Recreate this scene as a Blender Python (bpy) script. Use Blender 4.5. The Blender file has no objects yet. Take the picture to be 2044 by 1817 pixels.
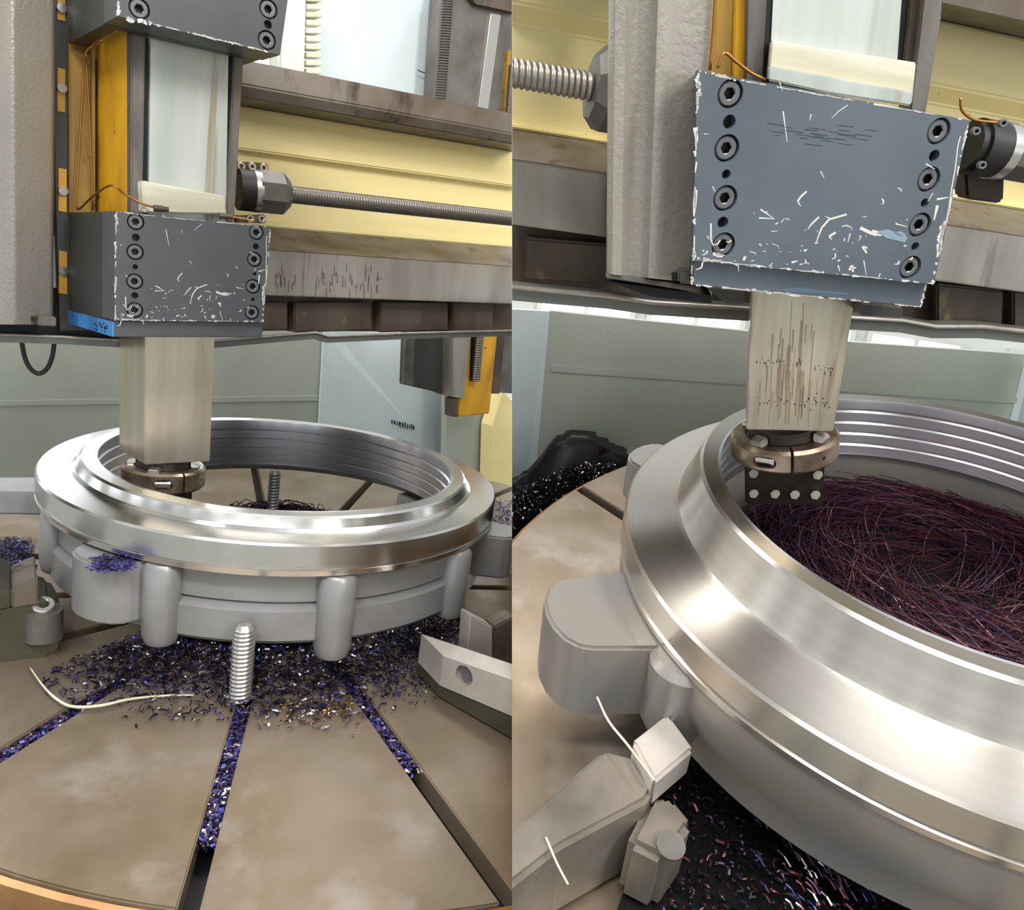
import bpy, bmesh, math, random
import numpy as np
from mathutils import Vector, Matrix
sin, cos, pi, R_ = math.sin, math.cos, math.pi, math.radians
SC = bpy.context.scene
COL = SC.collection

# ------------------------------------------------------------------ camera
F, PX0, PY0, RS = 1500.0, 1022.0, 908.5, 0.65
def norm(v):
    v = np.array(v, float); return v/np.linalg.norm(v)
N_A = norm((.141, -.965, -.221))          # the wide view's table normal, seen in camera axes
UPW = N_A
fw = np.array([0, 0, 1.]); YW = norm(fw-UPW*(fw@UPW)); XW = np.cross(YW, UPW)
C2W = np.stack([XW, YW, UPW])             # camera axes -> world axes
CAMPOS = np.array([0, 0, 2.1])
def w_of_cam(c): return CAMPOS+C2W@np.array(c, float)
cam_data = bpy.data.cameras.new('camera'); cam = bpy.data.objects.new('camera', cam_data); COL.objects.link(cam)
cam_data.sensor_fit = 'HORIZONTAL'; cam_data.sensor_width = 36; cam_data.lens = 36*F/2044
cam_data.clip_start = .02; cam_data.clip_end = 100
right, up, back = C2W@np.array([1., 0, 0]), C2W@np.array([0, -1., 0]), C2W@np.array([0, 0, -1.])
cam.matrix_world = Matrix([[right[i], up[i], back[i], CAMPOS[i]] for i in range(3)]+[[0, 0, 0, 1]])
SC.camera = cam
SC.view_settings.view_transform = 'Standard'; SC.view_settings.look = 'None'
SC.view_settings.exposure = 0.0; SC.view_settings.gamma = 1.0; SC.view_settings.use_curve_mapping = False

# ------------------------------------------------------------------ world and lamps
world = bpy.data.worlds.new('hall_light'); SC.world = world; world.use_nodes = True
wn = world.node_tree.nodes; wl = world.node_tree.links
bg = wn['Background']; bg.inputs['Strength'].default_value = 0.80
tc = wn.new('ShaderNodeTexCoord'); sx = wn.new('ShaderNodeSeparateXYZ'); rp = wn.new('ShaderNodeValToRGB')
wl.new(tc.outputs['Generated'], sx.inputs[0]); wl.new(sx.outputs['Z'], rp.inputs[0]); wl.new(rp.outputs[0], bg.inputs['Color'])
mr = rp.color_ramp; mr.elements[0].position = 0.0; mr.elements[0].color = (.56, .55, .53, 1)
mr.elements[1].position = .55; mr.elements[1].color = (.92, .96, 1, 1)
def lamp(name, loc, size, energy, target, col=(1, .97, .93)):
    d = bpy.data.lights.new(name, 'AREA'); d.shape = 'RECTANGLE'; d.size, d.size_y = size; d.energy = energy; d.color = col
    o = bpy.data.objects.new(name, d); COL.objects.link(o); o.location = loc
    o.rotation_euler = (Vector(target)-Vector(loc)).to_track_quat('-Z', 'Y').to_euler(); return o
lamp('hall_lamp', (-3.6, 2.2, 5.6), (.5, 3.5), 250, (-1, 2.4, 1))
lamp('hall_lamp', (-.6, -1.4, 5.2), (3.0, .45), 190, (-.4, 2, 1))
lamp('hall_lamp', (3.4, -2.0, 5.4), (.5, 3.0), 260, (.8, 1.6, 1))
lamp('hall_lamp', (.4, 3.6, 6.2), (3.0, .45), 150, (0, 2.5, 1))

# ------------------------------------------------------------------ frames
class Frame:
    """origin + three axes in world space; a pixel of the photograph turns into a point on one of its planes"""
    def __init__(s, oc, M, ex=(1, 0, 0), ey=(0, 1, 0), ez=(0, 0, 1)):
        W = C2W@M
        s.o = w_of_cam(oc); s.B = np.stack([W@np.array(e, float) for e in (ex, ey, ez)], 1); s.I = np.linalg.inv(s.B)
        s.c = s.I@(CAMPOS-s.o)
    def P(s, u, v, w): return s.o+s.B@np.array([u, v, w], float)
    def uvw(s, px, py, ax, val):
        d = s.I@(C2W@np.array([(px-PX0)/F, (py-PY0)/F, 1.])); k = 'uvw'.index(ax); return s.c+d*((val-s.c[k])/d[k])
    def at(s, px, py, ax, val): return s.P(*s.uvw(px, py, ax, val))
    def px(s, p):
        c = C2W.T@(s.P(*p)-CAMPOS); return PX0+F*c[0]/c[2], PY0+F*c[1]/c[2]
    def rise(s, bx, by, w, y):
        """the point straight above a foot point (pixel bx, by on the plane w) that shows at pixel row y"""
        u, v, _ = s.uvw(bx, by, 'w', w); a, b = w, w+1.5
        for _ in range(50):
            m = (a+b)/2
            if s.px((u, v, m))[1] > y: a = m
            else: b = m
        return s.P(u, v, a)
    def mat(s):
        return Matrix([[s.B[i][0], s.B[i][1], s.B[i][2], s.o[i]] for i in range(3)]+[[0, 0, 0, 1]])
def basis(n, vp):
    n = norm(n); d = np.array([vp[0]-PX0, vp[1]-PY0, F]); x = norm(d-n*(d@n)); y = np.cross(n, x)
    if y[2] < 0: y = -y
    return np.stack([x, y, n], 1)
MA = basis(N_A, (3340, 660)); OA = np.array((-1.067, .059, 3.543))*RS
MB = basis((.063, -.881, -.469), (9000, 1100)); OB = np.array((1.344, .295, 2.271))*RS
AR = Frame(OA, MA); AU = Frame(OA, MA, (1, 0, .075), (-.204, 1, -.046), (0, 0, 1))
BR = Frame(OB, MB); BU = Frame(OB, MB, (1, 0, -.094), (.30, 1, -.06), (-.118, 0, 1))
SIDE = 'A'
def setside(s):
    global SIDE; SIDE = s

# ------------------------------------------------------------------ helpers
def clip_bm(bm, loc):
    """the two views meet at the plane of their common edge: what runs past it ends there"""
    if SIDE is None or not bm.verts: return
    co = np.array([v.co for v in bm.verts])+loc-CAMPOS
    sg = -1 if SIDE == 'A' else 1
    d = co@right*sg
    if d.min() > 2e-4: return
    pt = CAMPOS+right*sg*2e-4-loc
    g = bm.verts[:]+bm.edges[:]+bm.faces[:]
    r = bmesh.ops.bisect_plane(bm, geom=g, dist=1e-6, plane_co=pt, plane_no=right*sg, clear_inner=True)
    ed = [e for e in r['geom_cut'] if isinstance(e, bmesh.types.BMEdge) and e.is_valid and e.is_boundary]
    if ed and len(ed) < 400:
        try: bmesh.ops.holes_fill(bm, edges=ed, sides=0)
        except Exception: pass
def thing(name, label, cat, loc, group=None):
    o = bpy.data.objects.new(name, None); COL.objects.link(o); o.location = Vector(loc); o.empty_display_size = .05
    o['label'] = label; o['category'] = cat
    if group: o['group'] = group
    return o
def rootloc(p):
    while p.parent is not None: p = p.parent
    return np.array(p.location)
def put(name, bm, mat, parent=None, label=None, cat=None, kind=None, smooth=False, auto=None, bev=0, loc=None, group=None, clip=True, recalc=True):
    if parent is not None: l = rootloc(parent)
    elif loc is not None: l = np.array(loc, float)
    else:
        co = np.array([v.co for v in bm.verts]); l = (co.min(0)+co.max(0))/2; l[2] = co[:, 2].min()
    bmesh.ops.translate(bm, verts=bm.verts, vec=Vector(-l))
    if recalc: bmesh.ops.recalc_face_normals(bm, faces=bm.faces)
    if bev: 
        try: bmesh.ops.bevel(bm, geom=[e for e in bm.edges if len(e.link_faces) == 2 and e.calc_face_angle(0) > .5], offset=bev, segments=2, affect='EDGES', clamp_overlap=True)
        except Exception: pass
    if clip: clip_bm(bm, l)
    me = bpy.data.meshes.new(name); 
    if smooth or auto:
        for f in bm.faces: f.smooth = True
        if auto:
            for e in bm.edges:
                if len(e.link_faces) == 2 and e.calc_face_angle(0) > auto: e.smooth = False
    bm.to_mesh(me); bm.free()
    for m in (mat if isinstance(mat, (list, tuple)) else [mat]): me.materials.append(m)
    o = bpy.data.objects.new(name, me); COL.objects.link(o)
    if parent is not None: o.parent = parent
    else: o.location = Vector(l)
    if label: o['label'] = label
    if cat: o['category'] = cat
    if kind: o['kind'] = kind
    if group: o['group'] = group
    return o
def NB(): return bmesh.new()
def hexa(bm, p):
    """p: four front corners in order then the four behind them"""
    v = [bm.verts.new(Vector(q)) for q in p]
    for f in ((0, 1, 2, 3), (7, 6, 5, 4), (0, 4, 5, 1), (1, 5, 6, 2), (2, 6, 7, 3), (3, 7, 4, 0)): bm.faces.new([v[i] for i in f])
    return bm
def prism(bm, front, vec):
    vec = np.array(vec, float); n = len(front)
    a = [bm.verts.new(Vector(q)) for q in front]; b = [bm.verts.new(Vector(np.array(q)+vec)) for q in front]
    bm.faces.new(a); bm.faces.new(b[::-1])
    for i in range(n): bm.faces.new((a[i], b[i], b[(i+1) % n], a[(i+1) % n]))
    return bm
def slab(bm, fr, pts, v, depth, ax='v'):
    """outline measured on the plane v of a frame, given its real thickness along that frame's depth axis"""
    k = 'uvw'.index(ax)
    return prism(bm, [fr.at(x, y, ax, v) for x, y in pts], fr.B[:, k]*depth)
def box(bm, fr, u, v, w):
    return hexa(bm, [fr.P(u[0], v[0], w[0]), fr.P(u[1], v[0], w[0]), fr.P(u[1], v[0], w[1]), fr.P(u[0], v[0], w[1]),
                     fr.P(u[0], v[1], w[0]), fr.P(u[1], v[1], w[0]), fr.P(u[1], v[1], w[1]), fr.P(u[0], v[1], w[1])])
def bar(bm, fr, prof, u0, u1):
    """a profile in (v, w) run along u"""
    return prism(bm, [fr.P(u0, v, w) for v, w in prof], fr.B[:, 0]*(u1-u0))
def tube(bm, pts, r, n=8, cap=True, m=0):
    pts = [np.array(p, float) for p in pts]; rings = []
    pr = None
    for i, p in enumerate(pts):
        t = norm(pts[min(i+1, len(pts)-1)]-pts[max(i-1, 0)]+1e-12)
        if pr is None: a = np.cross(t, (0, 0, 1) if abs(t[2]) < .9 else (1, 0, 0))
        else: a = pr-t*(pr@t)
        a = norm(a); pr = a; b = np.cross(t, a); rr = r[i] if hasattr(r, '__len__') else r
        rings.append([bm.verts.new(Vector(p+rr*(a*cos(2*pi*k/n)+b*sin(2*pi*k/n)))) for k in range(n)])
    for i in range(len(rings)-1):
        for k in range(n):
            f = bm.faces.new((rings[i][k], rings[i][(k+1) % n], rings[i+1][(k+1) % n], rings[i+1][k])); f.material_index = m
    if cap:
        for rg in (rings[0][::-1], rings[-1]): bm.faces.new(rg).material_index = m
    return bm
def smoothline(pts, k=8):
    pts = [np.array(p, float) for p in pts]; P = [2*pts[0]-pts[1]]+pts+[2*pts[-1]-pts[-2]]; out = []
    for i in range(1, len(P)-2):
        for j in range(k):
            t = j/k; a, b, c, d = P[i-1], P[i], P[i+1], P[i+2]
            out.append(.5*((2*b)+(-a+c)*t+(2*a-5*b+4*c-d)*t*t+(-a+3*b-3*c+d)*t**3))
    return out+[pts[-1]]
def lathe(bm, fr, c, prof, n=64, a0=0, a1=2*pi, close=True, axes=(0, 1, 2)):
    """prof: (r, h) round the frame's axis axes[2]"""
    X, Y, Z = [fr.B[:, k] for k in axes]; c = np.array(c, float); full = abs(a1-a0-2*pi) < 1e-6
    m = n if full else n+1; cols = []
    for i in range(m):
        a = a0+(a1-a0)*i/n; d = X*cos(a)+Y*sin(a)
        cols.append([bm.verts.new(Vector(c+d*r+Z*h)) for r, h in prof])
    k = len(prof)
    for i in range(n):
        A, B = cols[i], cols[(i+1) % m]
        for j in range(k if close else k-1): bm.faces.new((A[j], B[j], B[(j+1) % k], A[(j+1) % k]))
    if not full and close:
        bm.faces.new(cols[0][::-1]); bm.faces.new(cols[-1])
    return bm
def disc(bm, c, ax, r, h, n=24, r2=None):
    """solid round, base at c, along ax"""
    ax = norm(ax); a = norm(np.cross(ax, (0, 0, 1) if abs(ax[2]) < .9 else (1, 0, 0))); b = np.cross(ax, a); c = np.array(c, float)
    r2 = r if r2 is None else r2
    A = [bm.verts.new(Vector(c+r*(a*cos(2*pi*k/n)+b*sin(2*pi*k/n)))) for k in range(n)]
    B = [bm.verts.new(Vector(c+ax*h+r2*(a*cos(2*pi*k/n)+b*sin(2*pi*k/n)))) for k in range(n)]
    bm.faces.new(A[::-1]); bm.faces.new(B)
    for k in range(n): bm.faces.new((A[k], A[(k+1) % n], B[(k+1) % n], B[k]))
    return bm
def boolean_cut(bm, cut):
    """bm minus cut, as a new bmesh"""
    ms = []
    for b in (bm, cut):
        bmesh.ops.recalc_face_normals(b, faces=b.faces); me = bpy.data.meshes.new('tmp'); b.to_mesh(me); b.free(); ms.append(me)
    o = bpy.data.objects.new('tmp', ms[0]); c = bpy.data.objects.new('tmp', ms[1]); COL.objects.link(o); COL.objects.link(c)
    md = o.modifiers.new('b', 'BOOLEAN'); md.operation = 'DIFFERENCE'; md.object = c; md.solver = 'EXACT'
    dg = bpy.context.evaluated_depsgraph_get(); me = bpy.data.meshes.new_from_object(o.evaluated_get(dg))
    r = bmesh.new(); r.from_mesh(me)
    for x in (o, c): bpy.data.objects.remove(x)
    for m in ms+[me]: bpy.data.meshes.remove(m)
    return r

# ------------------------------------------------------------------ materials
def rgb(h):
    h = h.lstrip('#'); v = [int(h[i:i+2], 16)/255 for i in (0, 2, 4)]
    return tuple(((c+.055)/1.055)**2.4 if c > .04045 else c/12.92 for c in v)+(1,)
def coords(nt, fr):
    """object position along a frame's own axes"""
    t = nt.nodes.new('ShaderNodeTexCoord')
    if fr is None: return t.outputs['Object']
    c = nt.nodes.new('ShaderNodeCombineXYZ')
    for k in range(3):
        d = nt.nodes.new('ShaderNodeVectorMath'); d.operation = 'DOT_PRODUCT'; nt.links.new(t.outputs['Object'], d.inputs[0])
        d.inputs[1].default_value = tuple(fr.I[k]); nt.links.new(d.outputs['Value'], c.inputs[k])
    return c.outputs[0]
def noise(nt, co, scale, detail=4, stretch=(1, 1, 1), rough=.55):
    mp = nt.nodes.new('ShaderNodeMapping'); mp.inputs['Scale'].default_value = stretch; nt.links.new(co, mp.inputs['Vector'])
    n = nt.nodes.new('ShaderNodeTexNoise'); n.inputs['Scale'].default_value = scale; n.inputs['Detail'].default_value = detail
    n.inputs['Roughness'].default_value = rough; nt.links.new(mp.outputs[0], n.inputs['Vector']); return n.outputs['Fac']
def ramp(nt, fac, stops):
    r = nt.nodes.new('ShaderNodeValToRGB'); e = r.color_ramp.elements
    while len(e) < len(stops): e.new(.5)
    for x, (p, c) in zip(e, stops): x.position = p; x.color = c if len(c) == 4 else tuple(c)+(1,)
    nt.links.new(fac, r.inputs[0]); return r.outputs[0]
def mixc(nt, fac, a, b):
    m = nt.nodes.new('ShaderNodeMix'); m.data_type = 'RGBA'
    if isinstance(fac, float): m.inputs[0].default_value = fac
    else: nt.links.new(fac, m.inputs[0])
    for i, x in ((6, a), (7, b)):
        if isinstance(x, tuple): m.inputs[i].default_value = x
        else: nt.links.new(x, m.inputs[i])
    return m.outputs[2]
def M(name, col, metal=0., rough=.5, fr=None, var=None, stain=None, bump=None, aniso=0, rvar=0., spec=None, coat=0):
    """col hex; var (hex, scale, stretch, lo, hi); stain the same; bump (scale, stretch, strength)"""
    m = bpy.data.materials.new(name); m.use_nodes = True; nt = m.node_tree; b = nt.nodes['Principled BSDF']
    b.inputs['Metallic'].default_value = metal; b.inputs['Roughness'].default_value = rough
    if spec is not None: b.inputs['Specular IOR Level'].default_value = spec
    if coat: b.inputs['Coat Weight'].default_value = coat; b.inputs['Coat Roughness'].default_value = .15
    co = coords(nt, fr); c = rgb(col)
    for s in (var, stain):
        if s:
            f = noise(nt, co, s[1], 5, s[2]); f = ramp(nt, f, [(s[3], (0, 0, 0)), (s[4], (1, 1, 1))]); c = mixc(nt, f, c, rgb(s[0]))
    if isinstance(c, tuple): b.inputs['Base Color'].default_value = c
    else: nt.links.new(c, b.inputs['Base Color'])
    if rvar:
        f = noise(nt, co, 9, 4); mm = nt.nodes.new('ShaderNodeMapRange'); nt.links.new(f, mm.inputs[0])
        mm.inputs[1].default_value = .3; mm.inputs[2].default_value = .7
        mm.inputs[3].default_value = max(.03, rough-rvar); mm.inputs[4].default_value = rough+rvar; nt.links.new(mm.outputs[0], b.inputs['Roughness'])
    if bump:
        f = noise(nt, co, bump[0], 3, bump[1]); bp = nt.nodes.new('ShaderNodeBump'); bp.inputs['Strength'].default_value = bump[2]
        bp.inputs['Distance'].default_value = .0022 if bump[2] > .45 else .002; nt.links.new(f, bp.inputs['Height']); nt.links.new(bp.outputs[0], b.inputs['Normal'])
    return m
def turned(name, col, rough, fr, cen, lines=420, strength=.12):
    """lathe-turned metal: fine grooves round the frame's axis through cen"""
    m = bpy.data.materials.new(name); m.use_nodes = True; nt = m.node_tree; b = nt.nodes['Principled BSDF']
    b.inputs['Metallic'].default_value = 1; b.inputs['Roughness'].default_value = rough
    t = nt.nodes.new('ShaderNodeTexCoord'); s = nt.nodes.new('ShaderNodeVectorMath'); s.operation = 'SUBTRACT'
    nt.links.new(t.outputs['Object'], s.inputs[0]); s.inputs[1].default_value = tuple(cen)
    ds = []
    for k in range(3):
        d = nt.nodes.new('ShaderNodeVectorMath'); d.operation = 'DOT_PRODUCT'; nt.links.new(s.outputs[0], d.inputs[0])
        d.inputs[1].default_value = tuple(norm(fr.B[:, k])); ds.append(d.outputs['Value'])
    def mt(op, a, bb=None):
        n = nt.nodes.new('ShaderNodeMath'); n.operation = op
        for i, x in enumerate((a, bb)):
            if x is None: continue
            if isinstance(x, (int, float)): n.inputs[i].default_value = x
            else: nt.links.new(x, n.inputs[i])
        return n.outputs[0]
    rad = mt('SQRT', mt('ADD', mt('MULTIPLY', ds[0], ds[0]), mt('MULTIPLY', ds[1], ds[1])))
    c = nt.nodes.new('ShaderNodeCombineXYZ'); nt.links.new(rad, c.inputs[0]); nt.links.new(ds[2], c.inputs[1])
    f = noise(nt, c.outputs[0], lines, 2)
    bp = nt.nodes.new('ShaderNodeBump'); bp.inputs['Strength'].default_value = strength; bp.inputs['Distance'].default_value = .0006
    nt.links.new(f, bp.inputs['Height']); nt.links.new(bp.outputs[0], b.inputs['Normal'])
    f2 = noise(nt, c.outputs[0], 60, 3); g = noise(nt, t.outputs['Object'], 6, 3)
    cc = ramp(nt, f2, [(.3, tuple(x*.82 for x in rgb(col)[:3])), (.7, rgb(col)[:3])])
    nt.links.new(mixc(nt, g, cc, tuple(x*.88 for x in rgb(col)[:3])+(1,)), b.inputs['Base Color'])
    tg = nt.nodes.new('ShaderNodeVectorMath'); tg.operation = 'CROSS_PRODUCT'; tg.inputs[0].default_value = tuple(norm(fr.B[:, 2]))
    nt.links.new(s.outputs[0], tg.inputs[1]); nm = nt.nodes.new('ShaderNodeVectorMath'); nm.operation = 'NORMALIZE'; nt.links.new(tg.outputs[0], nm.inputs[0])
    nt.links.new(nm.outputs[0], b.inputs['Tangent']); b.inputs['Anisotropic'].default_value = .8; b.inputs['Anisotropic Rotation'].default_value = .25
    return m
def E_(name, col, s):
    m = bpy.data.materials.new(name); m.use_nodes = True; b = m.node_tree.nodes['Principled BSDF']
    b.inputs['Base Color'].default_value = rgb(col); b.inputs['Emission Color'].default_value = rgb(col); b.inputs['Emission Strength'].default_value = s; return m
I3 = (1, 1, 1)
def mats(fr, ur, s):
    v = (1, 1, .06)   # streaks running up and down
    h = (.06, 1, 1)   # streaks along the rail
    d = {}
    d['plate'] = M('grey_enamel_'+s, '#4e5053' if s == 'wide' else '#59616a', 0, .42, ur, ('#434548' if s == 'wide' else '#4b525a', 5, I3, .35, .7), bump=(60, I3, .06), rvar=.06)
    d['plate_side'] = M('dark_enamel_'+s, '#3a3c3b', 0, .45, ur, ('#31322d', 5, I3, .35, .7))
    d['chip'] = M('bare_primer_'+s, '#c9c6bf', 0, .6, ur)
    d['blue'] = M('blue_paint_'+s, '#3f83c4', 0, .45, ur, ('#2f68a3', 12, I3, .45, .6), ('#10243a', 30, (1, 1, .5), .62, .66))
    d['streak'] = M('brown_streak_'+s, '#b9a68a', .55, .36, None)
    d['smear_dark'] = M('dull_blue_smear_'+s, '#50697a', 0, .45, ur)
    d['smear'] = M('pale_blue_smear_'+s, '#7c939f', 0, .5, ur)
    d['bolt'] = M('black_oxide_'+s, '#68696c', .4, .40, None)
    d['hole'] = M('shade_and_mark_black_'+s, '#0c0c0d', .2, .5)  # painted shade for gaps, holes, sockets and slots; also plain black marks
    d['column'] = M('hammered_grey_'+s, '#857f76' if s == 'wide' else '#99938a', .15, .32, ur, ('#736d64' if s == 'wide' else '#857f76', 6, (1, 1, .35), .38, .7), ('#776e5e', 3.2, (1, 1, .4), .56, .76), bump=(120, I3, .6), spec=.9)
    d['yellow'] = M('worn_yellow_'+s, '#d69f22', 0, .42, ur, ('#a9791c', 9, (1, 1, .4), .42, .72), ('#4d3a17', 26, (1, 1, .6), .64, .70))
    d['yellow_clean'] = M('slot_yellow_'+s, '#d9a02a', 0, .4, ur, ('#8a6420', 40, I3, .6, .7))
    d['yellow_dirty'] = M('dirty_yellow_'+s, '#a57f2e', 0, .5, ur, ('#6a5428', 8, (1, 1, .25), .38, .66), ('#3d3018', 30, I3, .6, .68))
    d['strip'] = M('guide_strip_'+s, '#77706b', .5, .42, ur, ('#55504c', 20, (1, 1, .2), .4, .65), bump=(90, I3, .15))
    d['slide'] = M('polished_slide_'+s, '#c9ccc6', .35, .30, ur, ('#b3b9b2', 14, v, .35, .65), ('#9c8f74', 26, (1, 1, .03), .60, .72))
    d['ram'] = M('ground_ram_'+s, '#d6cbb8' if s == 'wide' else '#e9dfcc', .85 if s == 'wide' else .6, .30, ur, ('#b3a48a', 16, v, .36, .74), ('#86704f', 26, (1, 1, .10), .60, .86))
    d['cream'] = M('cream_paint_'+s, '#e6d69b', 0, .38, ur, ('#d3c184', 3, h, .4, .7), ('#7c6d45', 42, I3, .72, .76))
    d['way'] = M('ground_way_'+s, '#aaa49c', .65, .36, ur, ('#8e877f', 10, (1, 1, .12), .4, .7), ('#6f685f', 34, (1, 1, .08), .62, .78), rvar=.06)
    d['oily'] = M('oily_casting_'+s, '#726a62', .3, .42, ur, ('#58493c', 6, I3, .38, .66), ('#3b3128', 14, (1, 1, .3), .58, .7), rvar=.08)
    d['brown'] = M('rusty_brown_'+s, '#574a40', .1, .5, ur, ('#3e332b', 9, (1, 1, .4), .38, .66), ('#7d6a48', 20, (1, 1, .5), .62, .74), bump=(50, I3, .3))
    d['screw'] = M('screw_steel_'+s, '#6f6962' if s == 'wide' else '#a39c93', .8, .38, None)
    d['nut'] = M('nut_grey_'+s, '#6d6a66', .4, .4, ur, ('#57534e', 8, I3, .4, .65))
    d['nut_light'] = M('dull_screw_'+s, '#857f76', .6, .42, None)
    d['bright'] = M('bright_steel_'+s, '#c8c6c2', .9, .28, None)
    d['black'] = M('black_rubber_'+s, '#141414', 0, .5, None)
    d['tray'] = M('tray_sheet_'+s, '#6f716e', .4, .38, ur, ('#55554f', 6, h, .4, .65))
    d['guard'] = M('guard_paint_'+s, '#a3aaa1', 0, .5, ur, ('#959b90', 1.6, I3, .38, .66), ('#5a5c52', 46, I3, .74, .77))
    d['pale'] = M('pale_blue_panel_'+s, '#cbd8dc', 0, .4, ur, ('#bccacd', 1.5, I3, .4, .65), ('#6a7474', 40, I3, .75, .78))
    d['table'] = M('oily_table_'+s, '#877a6c', .55, .38, fr, ('#75664f', 3.2, I3, .38, .66), ('#938a80', 5.5, I3, .56, .7), rvar=.06)
    d['rust'] = M('table_rim_'+s, '#a5794c', .4, .4, fr, ('#7c5632', 6, I3, .4, .65))
    d['cast'] = M('cast_grey_'+s, '#929292' if s == 'wide' else '#8d867f', .3, .36, fr, ('#848483', 6, I3, .4, .65), bump=(120, I3, .1))
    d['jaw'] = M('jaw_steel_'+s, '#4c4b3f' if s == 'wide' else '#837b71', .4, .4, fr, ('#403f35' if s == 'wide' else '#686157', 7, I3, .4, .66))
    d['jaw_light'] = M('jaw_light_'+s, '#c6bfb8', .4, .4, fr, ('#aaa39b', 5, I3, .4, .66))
    d['holder'] = M('holder_bronze_'+s, '#b5a48e', .85, .33, None, ('#7f6f5d', 20, I3, .4, .65))
    d['holder_dark'] = M('holder_dark_'+s, '#3a332b', .6, .42, None)
    d['wiper'] = M('wiper_felt_'+s, '#dcd9c8', .1, .6, ur, ('#bdb79f', 12, (.1, 1, 1), .42, .6))
    d['copper'] = M('copper_tube_'+s, '#a8773c', .8, .35, None)
    d['swarf_blue'] = M('blue_chip_'+s, '#3d3f78', .85, .36, None)
    d['swarf_violet'] = M('violet_chip_'+s, '#463650', .8, .4, None)
    d['swarf_dark'] = M('dark_chip_'+s, '#1c1826', .8, .4, None)
    d['swarf_bright'] = M('bright_chip_'+s, '#b8b0b4', 1, .25, None)
    d['swarf_gold'] = M('straw_chip_'+s, '#b98d52', .95, .28, None)
    d['swarf_maroon'] = M('maroon_chip_'+s, '#5a323a', .8, .38, None)
    d['swarf_pink'] = M('pinkish_chip_'+s, '#8f6a72', .9, .3, None)
    d['swarf_black'] = M('black_chip_'+s, '#0b0b0c', .5, .45, None)
    return d
DA, DB = mats(AR, AU, 'wide'), mats(BR, BU, 'close')

# ------------------------------------------------------------------ shared makers
def bolt_mesh(name, r, h, mats_):
    """socket head screw seen end on, z outwards: rim, hexagon pit"""
    bm = NB(); n = 24; hx = r*.50
    def ring(rad, z, hexed=False):
        out = []
        for k in range(n):
            a = 2*pi*k/n
            q = rad if not hexed else rad*cos(pi/6)/cos(((a+pi/6) % (pi/3))-pi/6)
            out.append(bm.verts.new((q*cos(a), q*sin(a), z)))
        return out
    rs = [ring(r, -h), ring(r, -.12*r), ring(r*.9, 0), ring(hx*1.12, 0), ring(hx, -.08*r, True)]
    for A, B in zip(rs, rs[1:]):
        for k in range(n): bm.faces.new((A[k], A[(k+1) % n], B[(k+1) % n], B[k]))
    pit = [rs[-1], ring(hx*.96, -.7*r, True)]
    for k in range(n): bm.faces.new((pit[0][k], pit[0][(k+1) % n], pit[1][(k+1) % n], pit[1][k])).material_index = 1
    bm.faces.new(pit[1]).material_index = 1
    bm.faces.new(rs[0][::-1])
    me = bpy.data.meshes.new(name)
    for f in bm.faces: f.smooth = False
    bm.to_mesh(me); bm.free()
    for m in mats_: me.materials.append(m)
    return me
def inst(name, me, parent, pos, zdir, label=None, xdir=(0, 0, 1)):
    o = bpy.data.objects.new(name, me); COL.objects.link(o); o.parent = parent
    z = norm(zdir); x = np.array(xdir, float); x = norm(x-z*(x@z)); y = np.cross(z, x); p = np.array(pos)-rootloc(parent)
    o.matrix_local = Matrix([[x[i], y[i], z[i], p[i]] for i in range(3)]+[[0, 0, 0, 1]])
    if label: o['label'] = label
    return o
def thread(bm, p0, p1, r, pitch, depth, n=20, m=6):
    p0, p1 = np.array(p0), np.array(p1); L = np.linalg.norm(p1-p0); t = (p1-p0)/L
    a = norm(np.cross(t, (0, 0, 1) if abs(t[2]) < .9 else (1, 0, 0))); b = np.cross(t, a); N = int(L/pitch*m); prev = None
    for i in range(N+1):
        s = L*i/N; rg = []
        for k in range(n):
            ph = 2*pi*k/n; x = ((s/pitch-k/n) % 1.0); q = r-depth*(.5+.5*cos(2*pi*x))**1.5
            rg.append(bm.verts.new(Vector(p0+t*s+q*(a*cos(ph)+b*sin(ph)))))
        if prev:
            for k in range(n): bm.faces.new((prev[k], prev[(k+1) % n], rg[(k+1) % n], rg[k]))
        else: bm.faces.new(rg[::-1])
        prev = rg
    bm.faces.new(prev); return bm
def plate_with_bolts(parent, fr, D, corners, v, thick, bolts, holes, rb, rh, label):
    out = -fr.B[:, 1]; n = norm(np.cross(fr.B[:, 0], fr.B[:, 2])); n = n if n@out > 0 else -n
    bm = slab(NB(), fr, corners, v, thick)
    cut = NB()
    for x, y in bolts: disc(cut, fr.at(x, y, 'v', v)-n*.020, n, rb*1.0, .05, 28)
    for x, y, k in holes: disc(cut, fr.at(x, y, 'v', v)-n*.018, n, rh*k, .05, 18)
    bm = boolean_cut(bm, cut)
    pl = put('front_plate', bm, D['plate'], parent, label=label)
    me = bolt_mesh('bolt', rb*.86, .016, [D['bolt'], D['hole']])
    for x, y in bolts: inst('bolt', me, pl, fr.at(x, y, 'v', v)-n*.002, n, xdir=fr.B[:, 2])
    for x, y, k in holes: put('plug', disc(NB(), fr.at(x, y, 'v', v)-n*.0175, n, rh*k*.97, .004, 18), D['hole'], pl)
    return pl, n
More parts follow.
